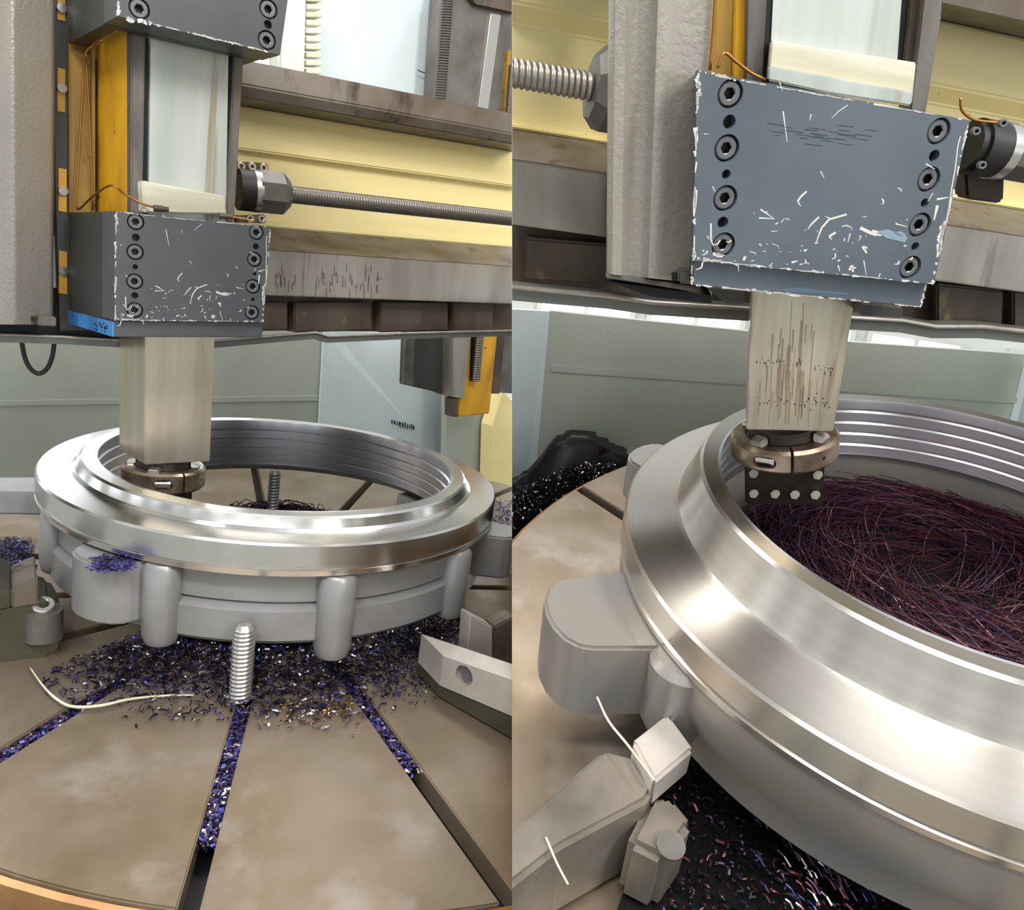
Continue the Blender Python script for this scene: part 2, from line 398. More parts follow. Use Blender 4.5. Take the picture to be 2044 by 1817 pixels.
def strokes(parent, mapf, D, n, ss, name='paint_chips'):
    bm = NB()
    for s in ss:
        w, pts = s[0], s[1:]
        for i in range(len(pts)-1):
            a, b = np.array(pts[i], float), np.array(pts[i+1], float); t = (b-a)/(np.linalg.norm(b-a)+1e-9); q = np.array([-t[1], t[0]])*w*.7
            f = 1.0 if i < len(pts)-2 else .35
            P = [mapf(*(a+q))+n*.0003, mapf(*(b+q*f))+n*.0003, mapf(*(b-q*f))+n*.0003, mapf(*(a-q))+n*.0003]
            prism(bm, P, -n*.0008)
    return put(name, bm, D['chip'], parent, kind='stuff', label='pale bare patches and scratches where the enamel is chipped')
def jag(rnd, p, q, n, wmin, wmax, miss=.3):
    """short broken flakes along an edge"""
    p, q = np.array(p, float), np.array(q, float); out = []
    L = np.linalg.norm(q-p); t = (q-p)/L; o = np.array([-t[1], t[0]])
    for i in range(int(n*1.7)):
        if rnd.random() < miss: continue
        w = wmin+(wmax-wmin)*rnd.random()**2.2; l = min(L*.4, rnd.expovariate(1/(1.1*L/n))+1.5); u = rnd.random()*L
        a = p+t*u+o*rnd.gauss(0, .35)*w; b = p+t*min(L, u+l*.55)+o*rnd.gauss(0, .4)*w; c = p+t*min(L, u+l)+o*rnd.gauss(0, .4)*w
        out.append((w, tuple(a), tuple(b), tuple(c)))
    return out
def chips(bm, pts, rnd, n, size, nm, up, spread, flat=.5):
    """little curled cuttings scattered round points"""
    for i in range(n):
        c = np.array(pts[rnd.randrange(len(pts))]) if not callable(pts) else pts(rnd)
        c = c+np.array([rnd.gauss(0, spread), rnd.gauss(0, spread), 0])@np.eye(3)
        L = size*rnd.uniform(.5, 1.8); a = rnd.uniform(0, 2*pi); d = np.array([cos(a), sin(a), rnd.uniform(-.2, .5)*flat]); e = np.cross(up, d); m = rnd.randrange(nm)
        w = size*.16*rnd.uniform(.6, 1.3); k = rnd.uniform(-1, 1)
        P = [c+d*L*t+e*k*L*(t*(1-t))+up*(size*.1+L*.35*flat*sin(pi*t)*rnd.uniform(.3, 1)) for t in (0, .33, .66, 1)]
        q = norm(e+up*rnd.uniform(-.8, .8))*w
        A = [bm.verts.new(Vector(p-q)) for p in P]; B = [bm.verts.new(Vector(p+q)) for p in P]
        for j in range(3): bm.faces.new((A[j], A[j+1], B[j+1], B[j])).material_index = m
    return bm

# ------------------------------------------------------------------ hall shell
setside(None)
shell = M('hall_wall_paint', '#d5d8d4', 0, .6, None, ('#c6c9c3', 1.2, I3, .4, .65))
flo = M('hall_floor_paint', '#8d918c', 0, .4, None, ('#767a74', 2, I3, .4, .65))
bm = NB(); hexa(bm, [(-9, -6, -.1), (9, -6, -.1), (9, 7.6, -.1), (-9, 7.6, -.1), (-9, -6, 0), (9, -6, 0), (9, 7.6, 0), (-9, 7.6, 0)])
put('floor', bm, flo, kind='structure', label='grey painted hall floor')
bm = NB(); hexa(bm, [(-9, 7.4, 0), (9, 7.4, 0), (9, 7.6, 0), (-9, 7.6, 0), (-9, 7.4, 6.5), (9, 7.4, 6.5), (9, 7.6, 6.5), (-9, 7.6, 6.5)])
put('wall_back', bm, shell, kind='structure', label='pale far wall of the machine hall')
day = E_('pane_glow', '#f4f8ff', 2.2)
def seen_or_added_window(k, c, n, w, h):
    """frame and glowing pane on a hall wall; n points into the hall"""
    c = np.array(c, float); n = np.array(n, float); t = np.cross((0, 0, 1), n); z = np.array([0, 0, 1.])
    def blk(bm, a, b, p, q, d0, d1):
        P = lambda x, y, d: c+t*x+z*y+n*d
        hexa(bm, [P(a, p, d1), P(b, p, d1), P(b, q, d1), P(a, q, d1), P(a, p, d0), P(b, p, d0), P(b, q, d0), P(a, q, d0)])
    bm = NB()
    for q in ((-w-.05, -w, -h-.05, h+.05), (w, w+.05, -h-.05, h+.05), (-w, w, -h-.05, -h), (-w, w, h, h+.05), (-.02, .02, -h, h)): blk(bm, *q, -.02, .06)
    o = put('seen_or_added_window_%d' % k, bm, shell, kind='structure', loc=c, label='bright window in the hall wall')
    bm = NB(); blk(bm, -w, w, -h, h, -.01, .01); put('pane', bm, day, o)
def hall_wall(name, x0, x1, y0, y1, lab):
    bm = NB(); hexa(bm, [(x0, y0, 0), (x1, y0, 0), (x1, y1, 0), (x0, y1, 0), (x0, y0, 6.5), (x1, y0, 6.5), (x1, y1, 6.5), (x0, y1, 6.5)])
    put(name, bm, shell, kind='structure', label=lab)
hall_wall('wall_front', -9, 9, -6.2, -6, 'pale wall behind the photographer')
hall_wall('wall_left', -9.2, -9, -6.2, 7.6, 'pale left wall of the machine hall')
hall_wall('wall_right', 9, 9.2, -6.2, 7.6, 'pale right wall of the machine hall')
k = 0
for x, zc, h in ((-6.6, 2.9, 1.2), (-4.9, 2.9, 1.2), (-3.2, 2.9, 1.2), (.5, 1.62, .5), (1.55, 1.62, .5), (2.6, 1.62, .5), (3.65, 1.62, .5), (5.0, 1.62, .5)):  # tall left ones added for a white flange reflection; low ones are seen
    k += 1; seen_or_added_window(k, (x, 7.38, zc), (0, -1, 0), .42 if h < 1 else .55, h)
for x in (-7, -5, -3, -1, 1, 3, 5, 7): k += 1; seen_or_added_window(k, (x, -5.98, 2.6), (0, 1, 0), .5, 1.3)  # unseen windows added to put bright streaks into the steel's reflections
for y in (-4.5, -2, .5, 3, 5.5):  # side windows out of view, added for the same reflections
    k += 1; seen_or_added_window(k, (-8.98, y, 2.6), (1, 0, 0), .6, 1.3)
    k += 1; seen_or_added_window(k, (8.98, y, 2.6), (-1, 0, 0), .6, 1.3)

# ------------------------------------------------------------------ the rotary table
def sector_table(fr, D, zt, cen, rad, slots, slot_w, label, mats_):
    """plate cut by radial T-slots: each sector stands proud of the slot floors"""
    root = thing('rotary_table', label, 'machine table', fr.P(cen[0], cen[1], zt-.30))
    th, bot = .05, .28
    sl = sorted(a % 360 for a in slots); top = NB()
    for i, a in enumerate(sl):
        b = sl[(i+1) % len(sl)]; b = b if b > a else b+360
        A, B = R_(a), R_(b); n1 = np.array([-sin(A), cos(A)]); n2 = np.array([sin(B), -cos(B)]); h = slot_w/2
        # inner corner where the two slot sides meet
        d1, d2 = np.array([cos(A), sin(A)]), np.array([cos(B), sin(B)])
        s = np.linalg.solve(np.stack([d1, -d2], 1), n2*h-n1*h)
        inner = n1*h+d1*s[0]
        def hit(d, nrm):
            p = nrm*h; c = np.array(cen); q = p-c; bb = q@d; cc = q@q-rad*rad; return p+d*(-bb+math.sqrt(bb*bb-cc))
        e1, e2 = hit(d1, n1), hit(d2, n2)
        t1, t2 = math.atan2(*(e1-cen)[::-1]), math.atan2(*(e2-cen)[::-1])
        if t2 < t1: t2 += 2*pi
        arc = [np.array(cen)+rad*np.array([cos(t1+(t2-t1)*k/10), sin(t1+(t2-t1)*k/10)]) for k in range(11)]
        prism(top, [fr.P(p[0], p[1], zt) for p in [inner]+arc], -fr.B[:, 2]*th)
    put('table_top', top, D['table'], root, bev=.003, label='oily brown grey steel face cut by radial slots')
    put('slot_floor', lathe(NB(), fr, fr.P(cen[0], cen[1], zt), [(.01, -th-.003), (.01, -th-.0005), (rad-.004, -th-.0005), (rad-.004, -th-.003)], 96), D['hole'], root)
    bm = NB(); lathe(bm, fr, fr.P(cen[0], cen[1], zt), [(0.01, -th-.004), (rad-.004, -th-.004), (rad-.001, -th-.004), (rad+.001, -.009), (rad+.012, -.013), (rad+.012, -bot+.02), (rad-.01, -bot), (.01, -bot)], 96)
    put('table_body', bm, D['rust'], root, auto=.6, label='rusty brown rim under the table face')
    return root
ZT = -.38
setside('A')
sector_table(AR, DA, ZT, (.313, .04), 1.45, [-138, -112.4, -90.2]+[-66+24*k for k in range(12)], .034,
             'big oily steel rotary table with radial slots under the wide view ring', DA)

# ------------------------------------------------------------------ the turned ring
def workpiece(fr, D, s, rb, lh, lr, R, lugs, bosses, rot, label, zb=-.265, zf=0., zbore=-.132, body=None, rough=.2, cone=.0):
    cen = fr.P(0, 0, 0); root = thing('ring_workpiece', label, 'workpiece', fr.P(0, 0, zb))
    tm = turned('turned_steel_'+s, '#e2e0dc' if s == 'wide' else '#cfc8bf', rough, fr, cen-rootloc(root)); tb = turned('bored_steel_'+s, '#dcdce0', rough+.03, fr, cen-rootloc(root))
    pr = [(rb+.001, lh-.001), (lr-.007-cone, lh), (lr-.001-cone, lh-.005), (lr+.003, zf+.016), (lr+.008, zf+.006), (lr+.018, zf), (R-.005, 0), (R, -.005),
          (R, -.055), (R-.005, -.058), (R-.005, -.062), (R+.001, -.065), (R-.002, -.079), (R-.05, -.079), (rb+.02, -.02)]
    put('machined_rim', lathe(NB(), fr, cen, pr, 192), tm, root, auto=.5, label='bright turned steel rim and raised lip')
    bore = [(rb, lh)]; z = lh
    st = (lh-zbore)/5
    for k in range(5):
        z2 = lh-st*(k+1)
        bore += [(rb-.0005, z-.004), (rb, z2+.006), (rb+.006, z2+.004), (rb+.006, z2+.001)]; z = z2
    bore += [(rb+.002, zbore), (rb+.012, zbore), (rb+.012, lh-.002)]
    put('bore', lathe(NB(), fr, cen, bore, 192), tb, root, auto=.4, label='bored inner wall with four narrow ring grooves')
    if body is None:
        body = [(rb+.07, -.079), (R-.035, -.079), (R-.042, -.09), (R-.040, -.160), (R-.048, -.166), (rb+.06, -.166), (rb+.05, -.15)]
        skirt = [(rb+.02, -.1665), (R-.050, -.1665), (R-.038, -.171), (R-.026, -.18), (R-.024, zb+.012), (R-.036, zb), (rb+.03, zb), (rb+.012, zb+.02)]
        put('lower_skirt', lathe(NB(), fr, cen, skirt, 96, R_(160), R_(382)), D['cast'], root, auto=.5)
    put('casting_body', lathe(NB(), fr, cen, body, 144), D['cast'], root, auto=.5, label='rough grey cast body with a parting line')
    for a, w, r1, zt, z0 in lugs:
        a = R_(a+rot); d = np.array([cos(a), sin(a)]); t = np.array([-d[1], d[0]]); r0 = R-.09; pl = []
        for k in range(9): 
            q = pi*k/8; pl.append(d*(r1-w*.32+w*.32*sin(q))+t*(w/2*cos(q)))
        pl = [d*r0+t*w*.82]+[d*(R-.02)+t*w*.56]+pl+[d*(R-.02)-t*w*.56]+[d*r0-t*w*.82]
        bm = NB(); prism(bm, [fr.P(p[0], p[1], zt) for p in pl], fr.B[:, 2]*(z0-zt)); put('lug', bm, D['cast'], root, bev=.006, auto=.6)
    for a, r, z0 in bosses:
        a = R_(a+rot); c = fr.P((R-.03)*cos(a), (R-.03)*sin(a), 0)
        bm = NB(); lathe(bm, fr, c, [(.002, -.082), (r*.8, -.083), (r, -.095), (r, z0+.03), (r*.82, z0+.008), (r*.5, z0), (.002, z0)], 24); put('boss', bm, D['cast'], root, auto=.7)
    return root
LUGS = [(172, .13, .79, -.062, -.125), (216, .17, .70, -.088, -.235), (322, .13, .735, -.088, -.22), (28, .15, .76, -.088, -.15), (64, .15, .76, -.088, -.15), (100, .15, .76, -.088, -.15), (136, .15, .76, -.088, -.15)]
BOSS = [(187, .028, -.25), (228, .043, -.29), (265, .046, -.305), (301, .044, -.29), (340, .042, -.28), (13, .042, -.29), (157, .042, -.29)]
workpiece(AR, DA, 'wide', .778*RS, .0325, .848*RS, RS, LUGS, BOSS, 0, 'whole turned steel ring on a grey lugged casting, seen complete on the slotted table', rough=.24)

# ------------------------------------------------------------------ wide view: rail across the back
def Aw(px, py, v): return AU.uvw(px, py, 'v', v)[2]
X8 = 800
U0, U1 = -1.6, 2.2
VW, VC = .15, .30
rail = thing('cross_rail', 'long cream and steel cross rail behind the ram and the plain lead screw', 'machine rail', AU.P(.3, .4, .36))
u8 = AU.uvw(X8, 500, 'v', VW)[0]
def barA(name, prof, mat, **k):
    return put(name, bar(NB(), AU, [(v, (Aw(X8, py, vv) if py is not None else w)) for v, py, vv, w in prof], U0, U1), mat, rail, **k)
wt1, wt2 = Aw(X8, 181.6, VW), Aw(X8, 247, VW)
wc1 = Aw(X8, 341, VC); wc1b = Aw(X8, 356, VC+.03); wc2 = Aw(X8, 470.5, VC+.03); ww1 = Aw(X8, 517, VW); ww2 = Aw(X8, 599, VW); wb = Aw(X8, 664, VW+.06)
put('upper_way', bar(NB(), AU, [(VW, wt1), (VW, wt2+.03), (VW+.02, wt2), (VC, wt2), (.55, wt2), (.55, wt1)], U0, U1), DA['oily'], rail, bev=.004, label='dull oily steel upper way')
put('web', bar(NB(), AU, [(VC, wt2-.001), (VC, wc1), (VC+.03, wc1-.008), (VC+.03, wc2), (VC+.015, wc2+.012), (VC+.015, wc2-.01), (.55, wc2-.01), (.55, wt2-.001)], U0, U1), DA['cream'], rail, bev=.004, label='cream painted web')
put('way_chamfer', bar(NB(), AU, [(VC+.01, wc2-.011), (VW, ww1+.001), (.5, ww1+.001), (.5, wc2-.011)], U0, U1), DA['oily'], rail, label='brown sloping shoulder over the lower way')
put('lower_way', bar(NB(), AU, [(VW, ww1), (VW, ww2), (.5, ww2), (.5, ww1)], U0, U1), DA['way'], rail, bev=.003, label='ground steel lower way')
put('under_side', bar(NB(), AU, [(VW+.09, ww2), (VW+.09, wb), (.5, wb), (.5, ww2)], U0, U1), DA['brown'], rail, label='dark brown oily underside')
for x0, x1 in ((400, 574), (588, 742), (760, 895), (905, 985)):
    put('rib_block', slab(NB(), AU, [(x0, 604), (x1, 604), (x1, 660), (x0, 664)], VW+.045, .06), DA['brown'], rail, bev=.004)
bm = NB(); rnd_ = random.Random(2)
for k in range(70):
    x = rnd_.choice((rnd_.uniform(548, 590), rnd_.uniform(625, 770), rnd_.uniform(640, 760))); y = rnd_.gauss(555, 14); L = rnd_.uniform(5, 24)
    slab(bm, AU, [(x, y), (x+rnd_.uniform(.8, 2), y), (x+rnd_.uniform(.8, 2), y+L), (x, y+L)], VW-.0004, .001)
put('scrape_marks', bm, DA['oily'], rail, kind='stuff', label='short dark scrape marks on the ground way')
# drip tray along the foot of the rail
tr = thing('drip_tray', 'thin grey sheet drip tray along the foot of the wide view rail', 'tray', AU.P(.3, .3, wb-.03))
lip = []
for x, y in ((-160, 668), (0, 668), (120, 672), (235, 679), (433, 681), (545, 671), (630, 664), (655, 672), (700, 670), (820, 665), (1022, 660), (1150, 656)): lip.append((x, y))
bm = NB()
top = [AU.at(x, y, 'v', VW-.03) for x, y in lip]; 
for a, b in zip(top, top[1:]):
    z = AU.B[:, 2]; yv = AU.B[:, 1]
    hexa(bm, [a-z*.02, b-z*.02, b, a, a-z*.02+yv*.03, b-z*.02+yv*.03, b+yv*.03, a+yv*.03])
put('tray_sheet', bm, DA['tray'], tr)
bm = tube(NB(), [p-AU.B[:, 1]*.002 for p in top], .0045, 6); put('rolled_lip', bm, DA['way'], tr, smooth=True, label='pale wavy rolled lip')
put('shadow_gap', slab(NB(), AU, [(-200, 640), (238, 650), (238, 677), (-200, 668)], .152, .01), DA['hole'], tr)  # black slab painted in for the shade of the gap
# lead screw
sc = thing('lead_screw', 'dull steel lead screw with a faceted nut right of the yellow guide', 'screw', AU.at(800, 430, 'v', .05))
VS = .06
sw = Aw(X8, 412.5, VS); us = AU.uvw(575, 392, 'v', VS)[0]
c0, c1 = AU.P(us, VS, sw), AU.P(1.9, VS, sw)
rs_ = abs(Aw(X8, 396, VS)-sw)
lim = AU.uvw(1030, 440, 'v', VS)[0]
put('thread', thread(NB(), c0, AU.P(lim+.02, VS, sw), rs_, .0085, .0022, 18, 5), DA['screw'], sc, smooth=True)
ux = norm(AU.B[:, 0])
def ngon_bar(bm, c, ax, r, h, n, ph=0., r2=None):
    a = norm(np.cross(ax, UPW_)); b = np.cross(ax, a); r2 = r if r2 is None else r2
    A = [bm.verts.new(Vector(c+r*(a*cos(ph+2*pi*k/n)+b*sin(ph+2*pi*k/n)))) for k in range(n)]
    B = [bm.verts.new(Vector(c+ax*h+r2*(a*cos(ph+2*pi*k/n)+b*sin(ph+2*pi*k/n)))) for k in range(n)]
    bm.faces.new(A[::-1]); bm.faces.new(B)
    for k in range(n): bm.faces.new((A[k], A[(k+1) % n], B[(k+1) % n], B[k]))
    return bm
UPW_ = AU.B[:, 2]
def ualong(x): return AU.uvw(x, 390+.13*(x-500), 'v', VS)[0]
rn = abs(Aw(540, 345, VS)-Aw(540, 431, VS))/2
cn = lambda x: AU.P(ualong(x), VS, sw)
put('nut_body', ngon_bar(ngon_bar(NB(), cn(512), ux, rn*1.06, (ualong(560)-ualong(512))*1.0, 8, pi/8), cn(560), ux, rn*1.06, ualong(577)-ualong(560), 8, pi/8, rn*.62), DA['nut'], sc, label='faceted grey nut housing')
put('flange_ring', disc(NB(), cn(503), ux, rn*1.0, .018, 32), DA['bright'], sc, auto=.6, label='bright ring')
put('seal_ring', disc(NB(), cn(474), ux, rn*.98, ualong(503)-ualong(474), 32), DA['black'], sc, auto=.6, label='black seal ring')
me = bolt_mesh('cap_screw', .0115, .01, [DA['bright'], DA['hole']])
for x, y in ((482, 332), (504, 333), (527, 335), (500, 437), (523, 437)): inst('cap_screw', me, sc, AU.at(x, y, 'v', VS-.02), -AU.B[:, 1], xdir=AU.B[:, 2])
for pts in ([(474, 322), (535, 326), (538, 345), (474, 345)], [(474, 430), (530, 428), (532, 446), (474, 444)]): put('nut_bracket', slab(NB(), AU, pts, VS-.015, .03), DA['oily'], sc, bev=.003)

# ------------------------------------------------------------------ wide view: saddle, guide, clamp blocks, ram
sad = thing('saddle', 'tall hammered grey saddle casting at the far edge beside yellow slotted strip', 'saddle', AU.at(60, 640, 'v', .05))
bm = NB()
prof = [(-260, .02), (-60, .02), (10, .015), (20, .006), (34, .006), (42, .016), (98, .018), (106, .03)]
bot = [AU.at(x, 648, 'v', v) for x, v in prof]; H = AU.B[:, 2]
poly = bot+[bot[-1]+AU.B[:, 1]*.10, bot[0]+AU.B[:, 1]*.115]
prism(bm, poly, H*1.1)
put('casting', bm, DA['column'], sad, auto=.9)
put('foot_block', slab(NB(), AU, [(72, 630), (112, 632), (113, 652), (74, 650)], .0, .05), DA['strip'], sad, bev=.003)
put('foot_screw', slab(NB(), AU, [(66, 633), (74, 633), (74, 640), (66, 640)], -.004, .02), DA['hole'], sad)
gd = thing('ram_guide', 'worn yellow channel guide holding the polished ram in the wide view', 'guide', AU.at(250, 420, 'v', .0))
vh = -.13
# back strip with yellow slots
put('back_plate', slab(NB(), AU, [(103, -20), (300, -20), (300, 660), (120, 660), (112, 400)], .122, .02), DA['plate_side'], gd)
for i, (x0, y0, x1, y1) in enumerate(((115, -5, 130, 42), (115, 135, 130, 225), (117, 335, 133, 424), (118, 500, 134, 588))):
    o = put('slot_strip', slab(NB(), AU, [(x0, y0), (x1, y0+3), (x1, y1), (x0, y1-3)], .118, .01), DA['yellow_clean'], gd)
    c = AU.at((x0+x1)/2, y0+(y1-y0)*(.46 if i != 2 else .52), 'v', .118); d = AU.B[:, 1]
    put('screw', disc(NB(), c-norm(d)*.008, norm(d), .011, .01, 16), DA['bright'], o, auto=.6)
# side wall: its front edge stands at px 262..290, its yellow face runs back
p = lambda x, y, v: AU.at(x, y, 'v', v)
f0, f1 = AU.uvw(262, 200, 'v', vh), AU.uvw(288, 200, 'v', vh)
wlo, whi = Aw(262, 425, vh)-.02, Aw(262, 80, vh)+.06
put('front_strip', slab(NB(), AU, [(262, 50), (291, 50), (285, 436), (262, 432)], vh, .03), DA['strip'], gd, bev=.003, label='worn purple grey front edge')
g_ = [p(262.5, 50, vh)+AU.B[:, 1]*.031, p(262.5, 432, vh)+AU.B[:, 1]*.031]; g_ = [g_[0], g_[1], g_[1]+AU.B[:, 1]*.215, g_[0]+AU.B[:, 1]*.215]
put('side_wall', hexa(NB(), g_+[q+AU.B[:, 0]*.02 for q in g_]), DA['yellow'], gd, label='yellow painted side wall with dark stains')
put('rear_flange', slab(NB(), AU, [(138, 60), (188, 60), (188, 430), (140, 430)], .10, .025), DA['yellow_dirty'], gd, bev=.003)
put('ledge_fillet', slab(NB(), AU, [(183, 85), (190, 85), (190, 424), (183, 424)], .085, .03), DA['yellow_dirty'], gd)
put('ceiling_plate', slab(NB(), AU, [(140, 88), (172, 60), (262, 40), (262, 92), (190, 120), (150, 100)], .10, .02), DA['yellow_dirty'], gd)
r0, r1 = AU.uvw(462, 300, 'v', vh), AU.uvw(482, 300, 'v', vh)
put('front_strip', box(NB(), AU, (AU.uvw(460, 250, 'v', vh)[0], AU.uvw(479, 250, 'v', vh)[0]), (vh, .12), (Aw(470, 436, vh)-.01, Aw(470, 105, vh))), DA['strip'], gd, bev=.003, label='far grey front edge')
put('gap_shade', slab(NB(), AU, [(287, 75), (296, 75), (294, 436), (286, 436)], vh+.012, .012), DA['hole'], gd, label='black strip painted as the shade of a gap')  # black slab fills the gap beside the slide with its shade
put('gap_shade', slab(NB(), AU, [(458, 95), (464, 95), (460, 440), (452, 440)], vh+.012, .012), DA['hole'], gd, label='black strip painted as the shade of a gap')
put('felt_wiper', slab(NB(), AU, [(284, 360), (449, 391), (453, 428), (287, 424)], vh-.035, .034), DA['wiper'], gd, bev=.003, label='pale folded felt wiper across the ram')
# ram
rm = thing('ram', 'square ground steel ram reaching down into the complete ring', 'ram', AU.at(350, 925, 'v', 0))
VR = -.085
a, b = AU.uvw(289, 926, 'v', VR), AU.uvw(419, 921, 'v', VR)
bm = NB(); dpt = .19
c = [(289, 928), (419, 921), (430, 640), (290, 640)]
fp = [AU.at(x, y, 'v', VR) for x, y in c]; hexa(bm, fp+[q+AU.B[:, 1]*dpt for q in fp])
put('ram_bar', bm, DA['ram'], rm, bev=.002, label='warm brushed lower bar')
c = [(296, 470), (450, 470), (457, 60), (301, 60)]; fp = [AU.at(x, y, 'v', vh+.003) for x, y in c]
put('slide_face', hexa(NB(), fp+[q+AU.B[:, 1]*.15 for q in fp]), DA['slide'], rm, label='bright polished upper face')

def clamp_block(fr, D, v, vfront_px, body_side, thick, label, bolts, holes, rb, rh):
    pass
VP = -.25
lo = thing('clamp_block', 'dark grey chipped clamp block with a blue side strip, over the square ram', 'clamp block', AU.at(380, 672, 'v', -.1))
PL = [(231, 421), (541, 453), (526, 643), (229, 640)]
AB = [(271, 443), (270, 503), (269, 562), (269, 619), (512, 464), (508, 518), (505, 572), (503, 624)]
AH = [(271, 474, 1), (270, 533, .7), (269, 590, .9), (511, 492, .9), (508, 546, .6), (505, 598, .55)]
ppm = F/np.linalg.norm(AU.at(390, 540, 'v', VP)-CAMPOS)
pl, nA_ = plate_with_bolts(lo, AU, DA, PL, VP, .085, AB, AH, 13.6/ppm, 6.3/ppm, 'dark enamelled front plate with chipped edges')
dy = AU.B[:, 1]
bl = [(231, 421), (541, 453), (528, 655), (229, 646)]
f = [AU.at(x, y, 'v', VP)+dy*.086 for x, y in [(232, 422), (538, 453), (524, 650), (229, 648)]]
put('block_body', hexa(NB(), f+[q+dy*.028 for q in f]), DA['plate_side'], lo, label='dark plain side of the block')
def cheeks(f, d0, d1, a, b, D, par):
    f = [np.array(q) for q in f]; L = lambda p, q, t: p+(q-p)*t
    for s, t in ((0, a), (b, 1)):
        g = [L(f[0], f[1], s)+dy*d0, L(f[0], f[1], t)+dy*d0, L(f[3], f[2], t)+dy*d0, L(f[3], f[2], s)+dy*d0]
        put('cheek', hexa(NB(), g+[q+dy*(d1-d0) for q in g]), D['plate_side'], par)
cheeks(f, .028, .25, .1, .9, DA, lo)
f = [AU.at(x, y, 'v', VP+.012) for x, y in [(226, 641), (525, 643), (524, 674), (225, 673)]]
put('bottom_plate', hexa(NB(), f+[q+dy*.14 for q in f]), DA['plate'], lo, bev=.002)
q0, q1 = AU.at(226, 643, 'v', VP+.012), AU.at(225.5, 672, 'v', VP+.012); ox = -AU.B[:, 0]*.002
put('blue_strip', hexa(NB(), [q0+ox, q1+ox, q1+dy*.33+ox, q0+dy*.33+ox, q0-ox, q1-ox, q1+dy*.33-ox, q0+dy*.33-ox]), DA['blue'], lo, label='bright blue painted side strip with dark marks')
bm = NB()
for k in range(16):
    a_, h_ = random.Random(k).uniform(.02, .12), random.Random(k+50).uniform(.15, .8); g0 = q0+(q1-q0)*h_+dy*a_-AU.B[:, 0]*.0026
    w_ = .004+.006*random.Random(k+9).random(); e_ = (q1-q0)*.12
    hexa(bm, [g0, g0+e_, g0+e_*1.2+dy*w_, g0+dy*w_*.8, g0+AU.B[:, 0]*.001, g0+e_+AU.B[:, 0]*.001, g0+e_*1.2+dy*w_+AU.B[:, 0]*.001, g0+dy*w_*.8+AU.B[:, 0]*.001])
put('paint_marks', bm, DA['hole'], lo, kind='stuff', label='black marks on the blue strip')
# corner maps so the same scars sit on the same places of the plate in both views
BPL = [(1392, 140), (1936, 240), (1864, 568), (1383, 520)]
def hom(src, dst):
    A = []; 
    for (x, y), (X, Y) in zip(src, dst): A += [[x, y, 1, 0, 0, 0, -X*x, -X*y], [0, 0, 0, x, y, 1, -Y*x, -Y*y]]
    h = np.linalg.solve(np.array(A, float), np.array([c for d in dst for c in d], float)); H = np.append(h, 1).reshape(3, 3)
    def f(x, y):
        q = H@np.array([x, y, 1.]); return q[:2]/q[2]
    return f
HB2A = hom(BPL, PL)
rnd = random.Random(5)
SCARS = [(2.2, (1563, 222), (1571, 284)), (1.5, (1556, 164), (1562, 182)), (1.2, (1692, 210), (1674, 222), (1660, 236)), (2, (1619, 228), (1616, 240)), (2, (1638, 342), (1645, 356)),
         (2.5, (1610, 382), (1598, 393), (1592, 402), (1598, 412)), (2.6, (1518, 418), (1544, 436)), (2.4, (1515, 435), (1546, 437)), (2.4, (1635, 433), (1620, 447), (1612, 458)),
         (2.6, (1690, 428), (1655, 438), (1640, 455), (1628, 486)), (2, (1657, 436), (1646, 432)), (3, (1668, 464), (1655, 472), (1660, 478)), (2, (1697, 466), (1692, 484)), (5, (1722, 492), (1730, 506)), (4, (1730, 493), (1724, 499)),
         (3.4, (1605, 501), (1611, 498)), (3.4, (1580, 524), (1592, 521)), (6, (1699, 530), (1703, 543)), (4, (1694, 538), (1709, 534)), (2.4, (1673, 530), (1676, 542)), (1.8, (1724, 520), (1729, 550)), (1.8, (1757, 546), (1753, 556)),
         (3.2, (1870, 398), (1893, 394)), (4.5, (1871, 410), (1864, 440)), (1.4, (1862, 386), (1852, 402)), (1.6, (1917, 272), (1912, 290), (1906, 340), (1900, 372), (1893, 420), (1882, 470)), (2.5, (1848, 327), (1866, 338)),
         (5, (1717, 455), (1740, 466), (1760, 470)), (3.5, (1740, 461), (1770, 466)), (2, (1788, 447), (1812, 453)), (2.4, (1419, 446), (1419, 478), (1424, 492)), (2, (1412, 471), (1415, 478)), (1.6, (1405, 267), (1414, 268)), (1.8, (1422, 372), (1428, 384)),
         (2, (1485, 520), (1490, 512)), (3, (1487, 512), (1482, 520)), (1.5, (1540, 462), (1552, 461)), (1.6, (1559, 444), (1566, 436)), (1.6, (1680, 452), (1694, 449))]
SCARS += jag(rnd, (1393, 142), (1384, 520), 26, 1.5, 5, .35)+jag(rnd, (1384, 516), (1440, 522), 9, 2, 6, .25)+jag(rnd, (1440, 524), (1860, 566), 30, 1, 3.5, .35)
SCARS += jag(rnd, (1393, 142), (1455, 155), 8, 2, 5, .3)+jag(rnd, (1450, 156), (1920, 238), 26, 1, 3, .45)+jag(rnd, (1885, 440), (1862, 566), 14, 3, 7, .15)+jag(rnd, (1932, 250), (1888, 450), 16, 1.5, 4, .4)
SCARS += jag(rnd, (1400, 500), (1450, 512), 8, 1.5, 5, .45)+jag(rnd, (1390, 150), (1398, 190), 5, 3, 7, .2)
for k in range(55):
    x, y = rnd.uniform(1400, 1860), 530-abs(rnd.gauss(0, 60)); a_ = rnd.uniform(0, pi); l = rnd.expovariate(1/5.)+1.2
    SCARS.append((rnd.uniform(.8, 2.2), (x, y), (x+l*cos(a_), y+l*sin(a_)*.7), (x+l*1.5*cos(a_+.4), y+l*1.5*sin(a_+.4)*.7)))
def mapA(x, y):
    q = HB2A(x, y); return AU.at(q[0], q[1], 'v', VP)
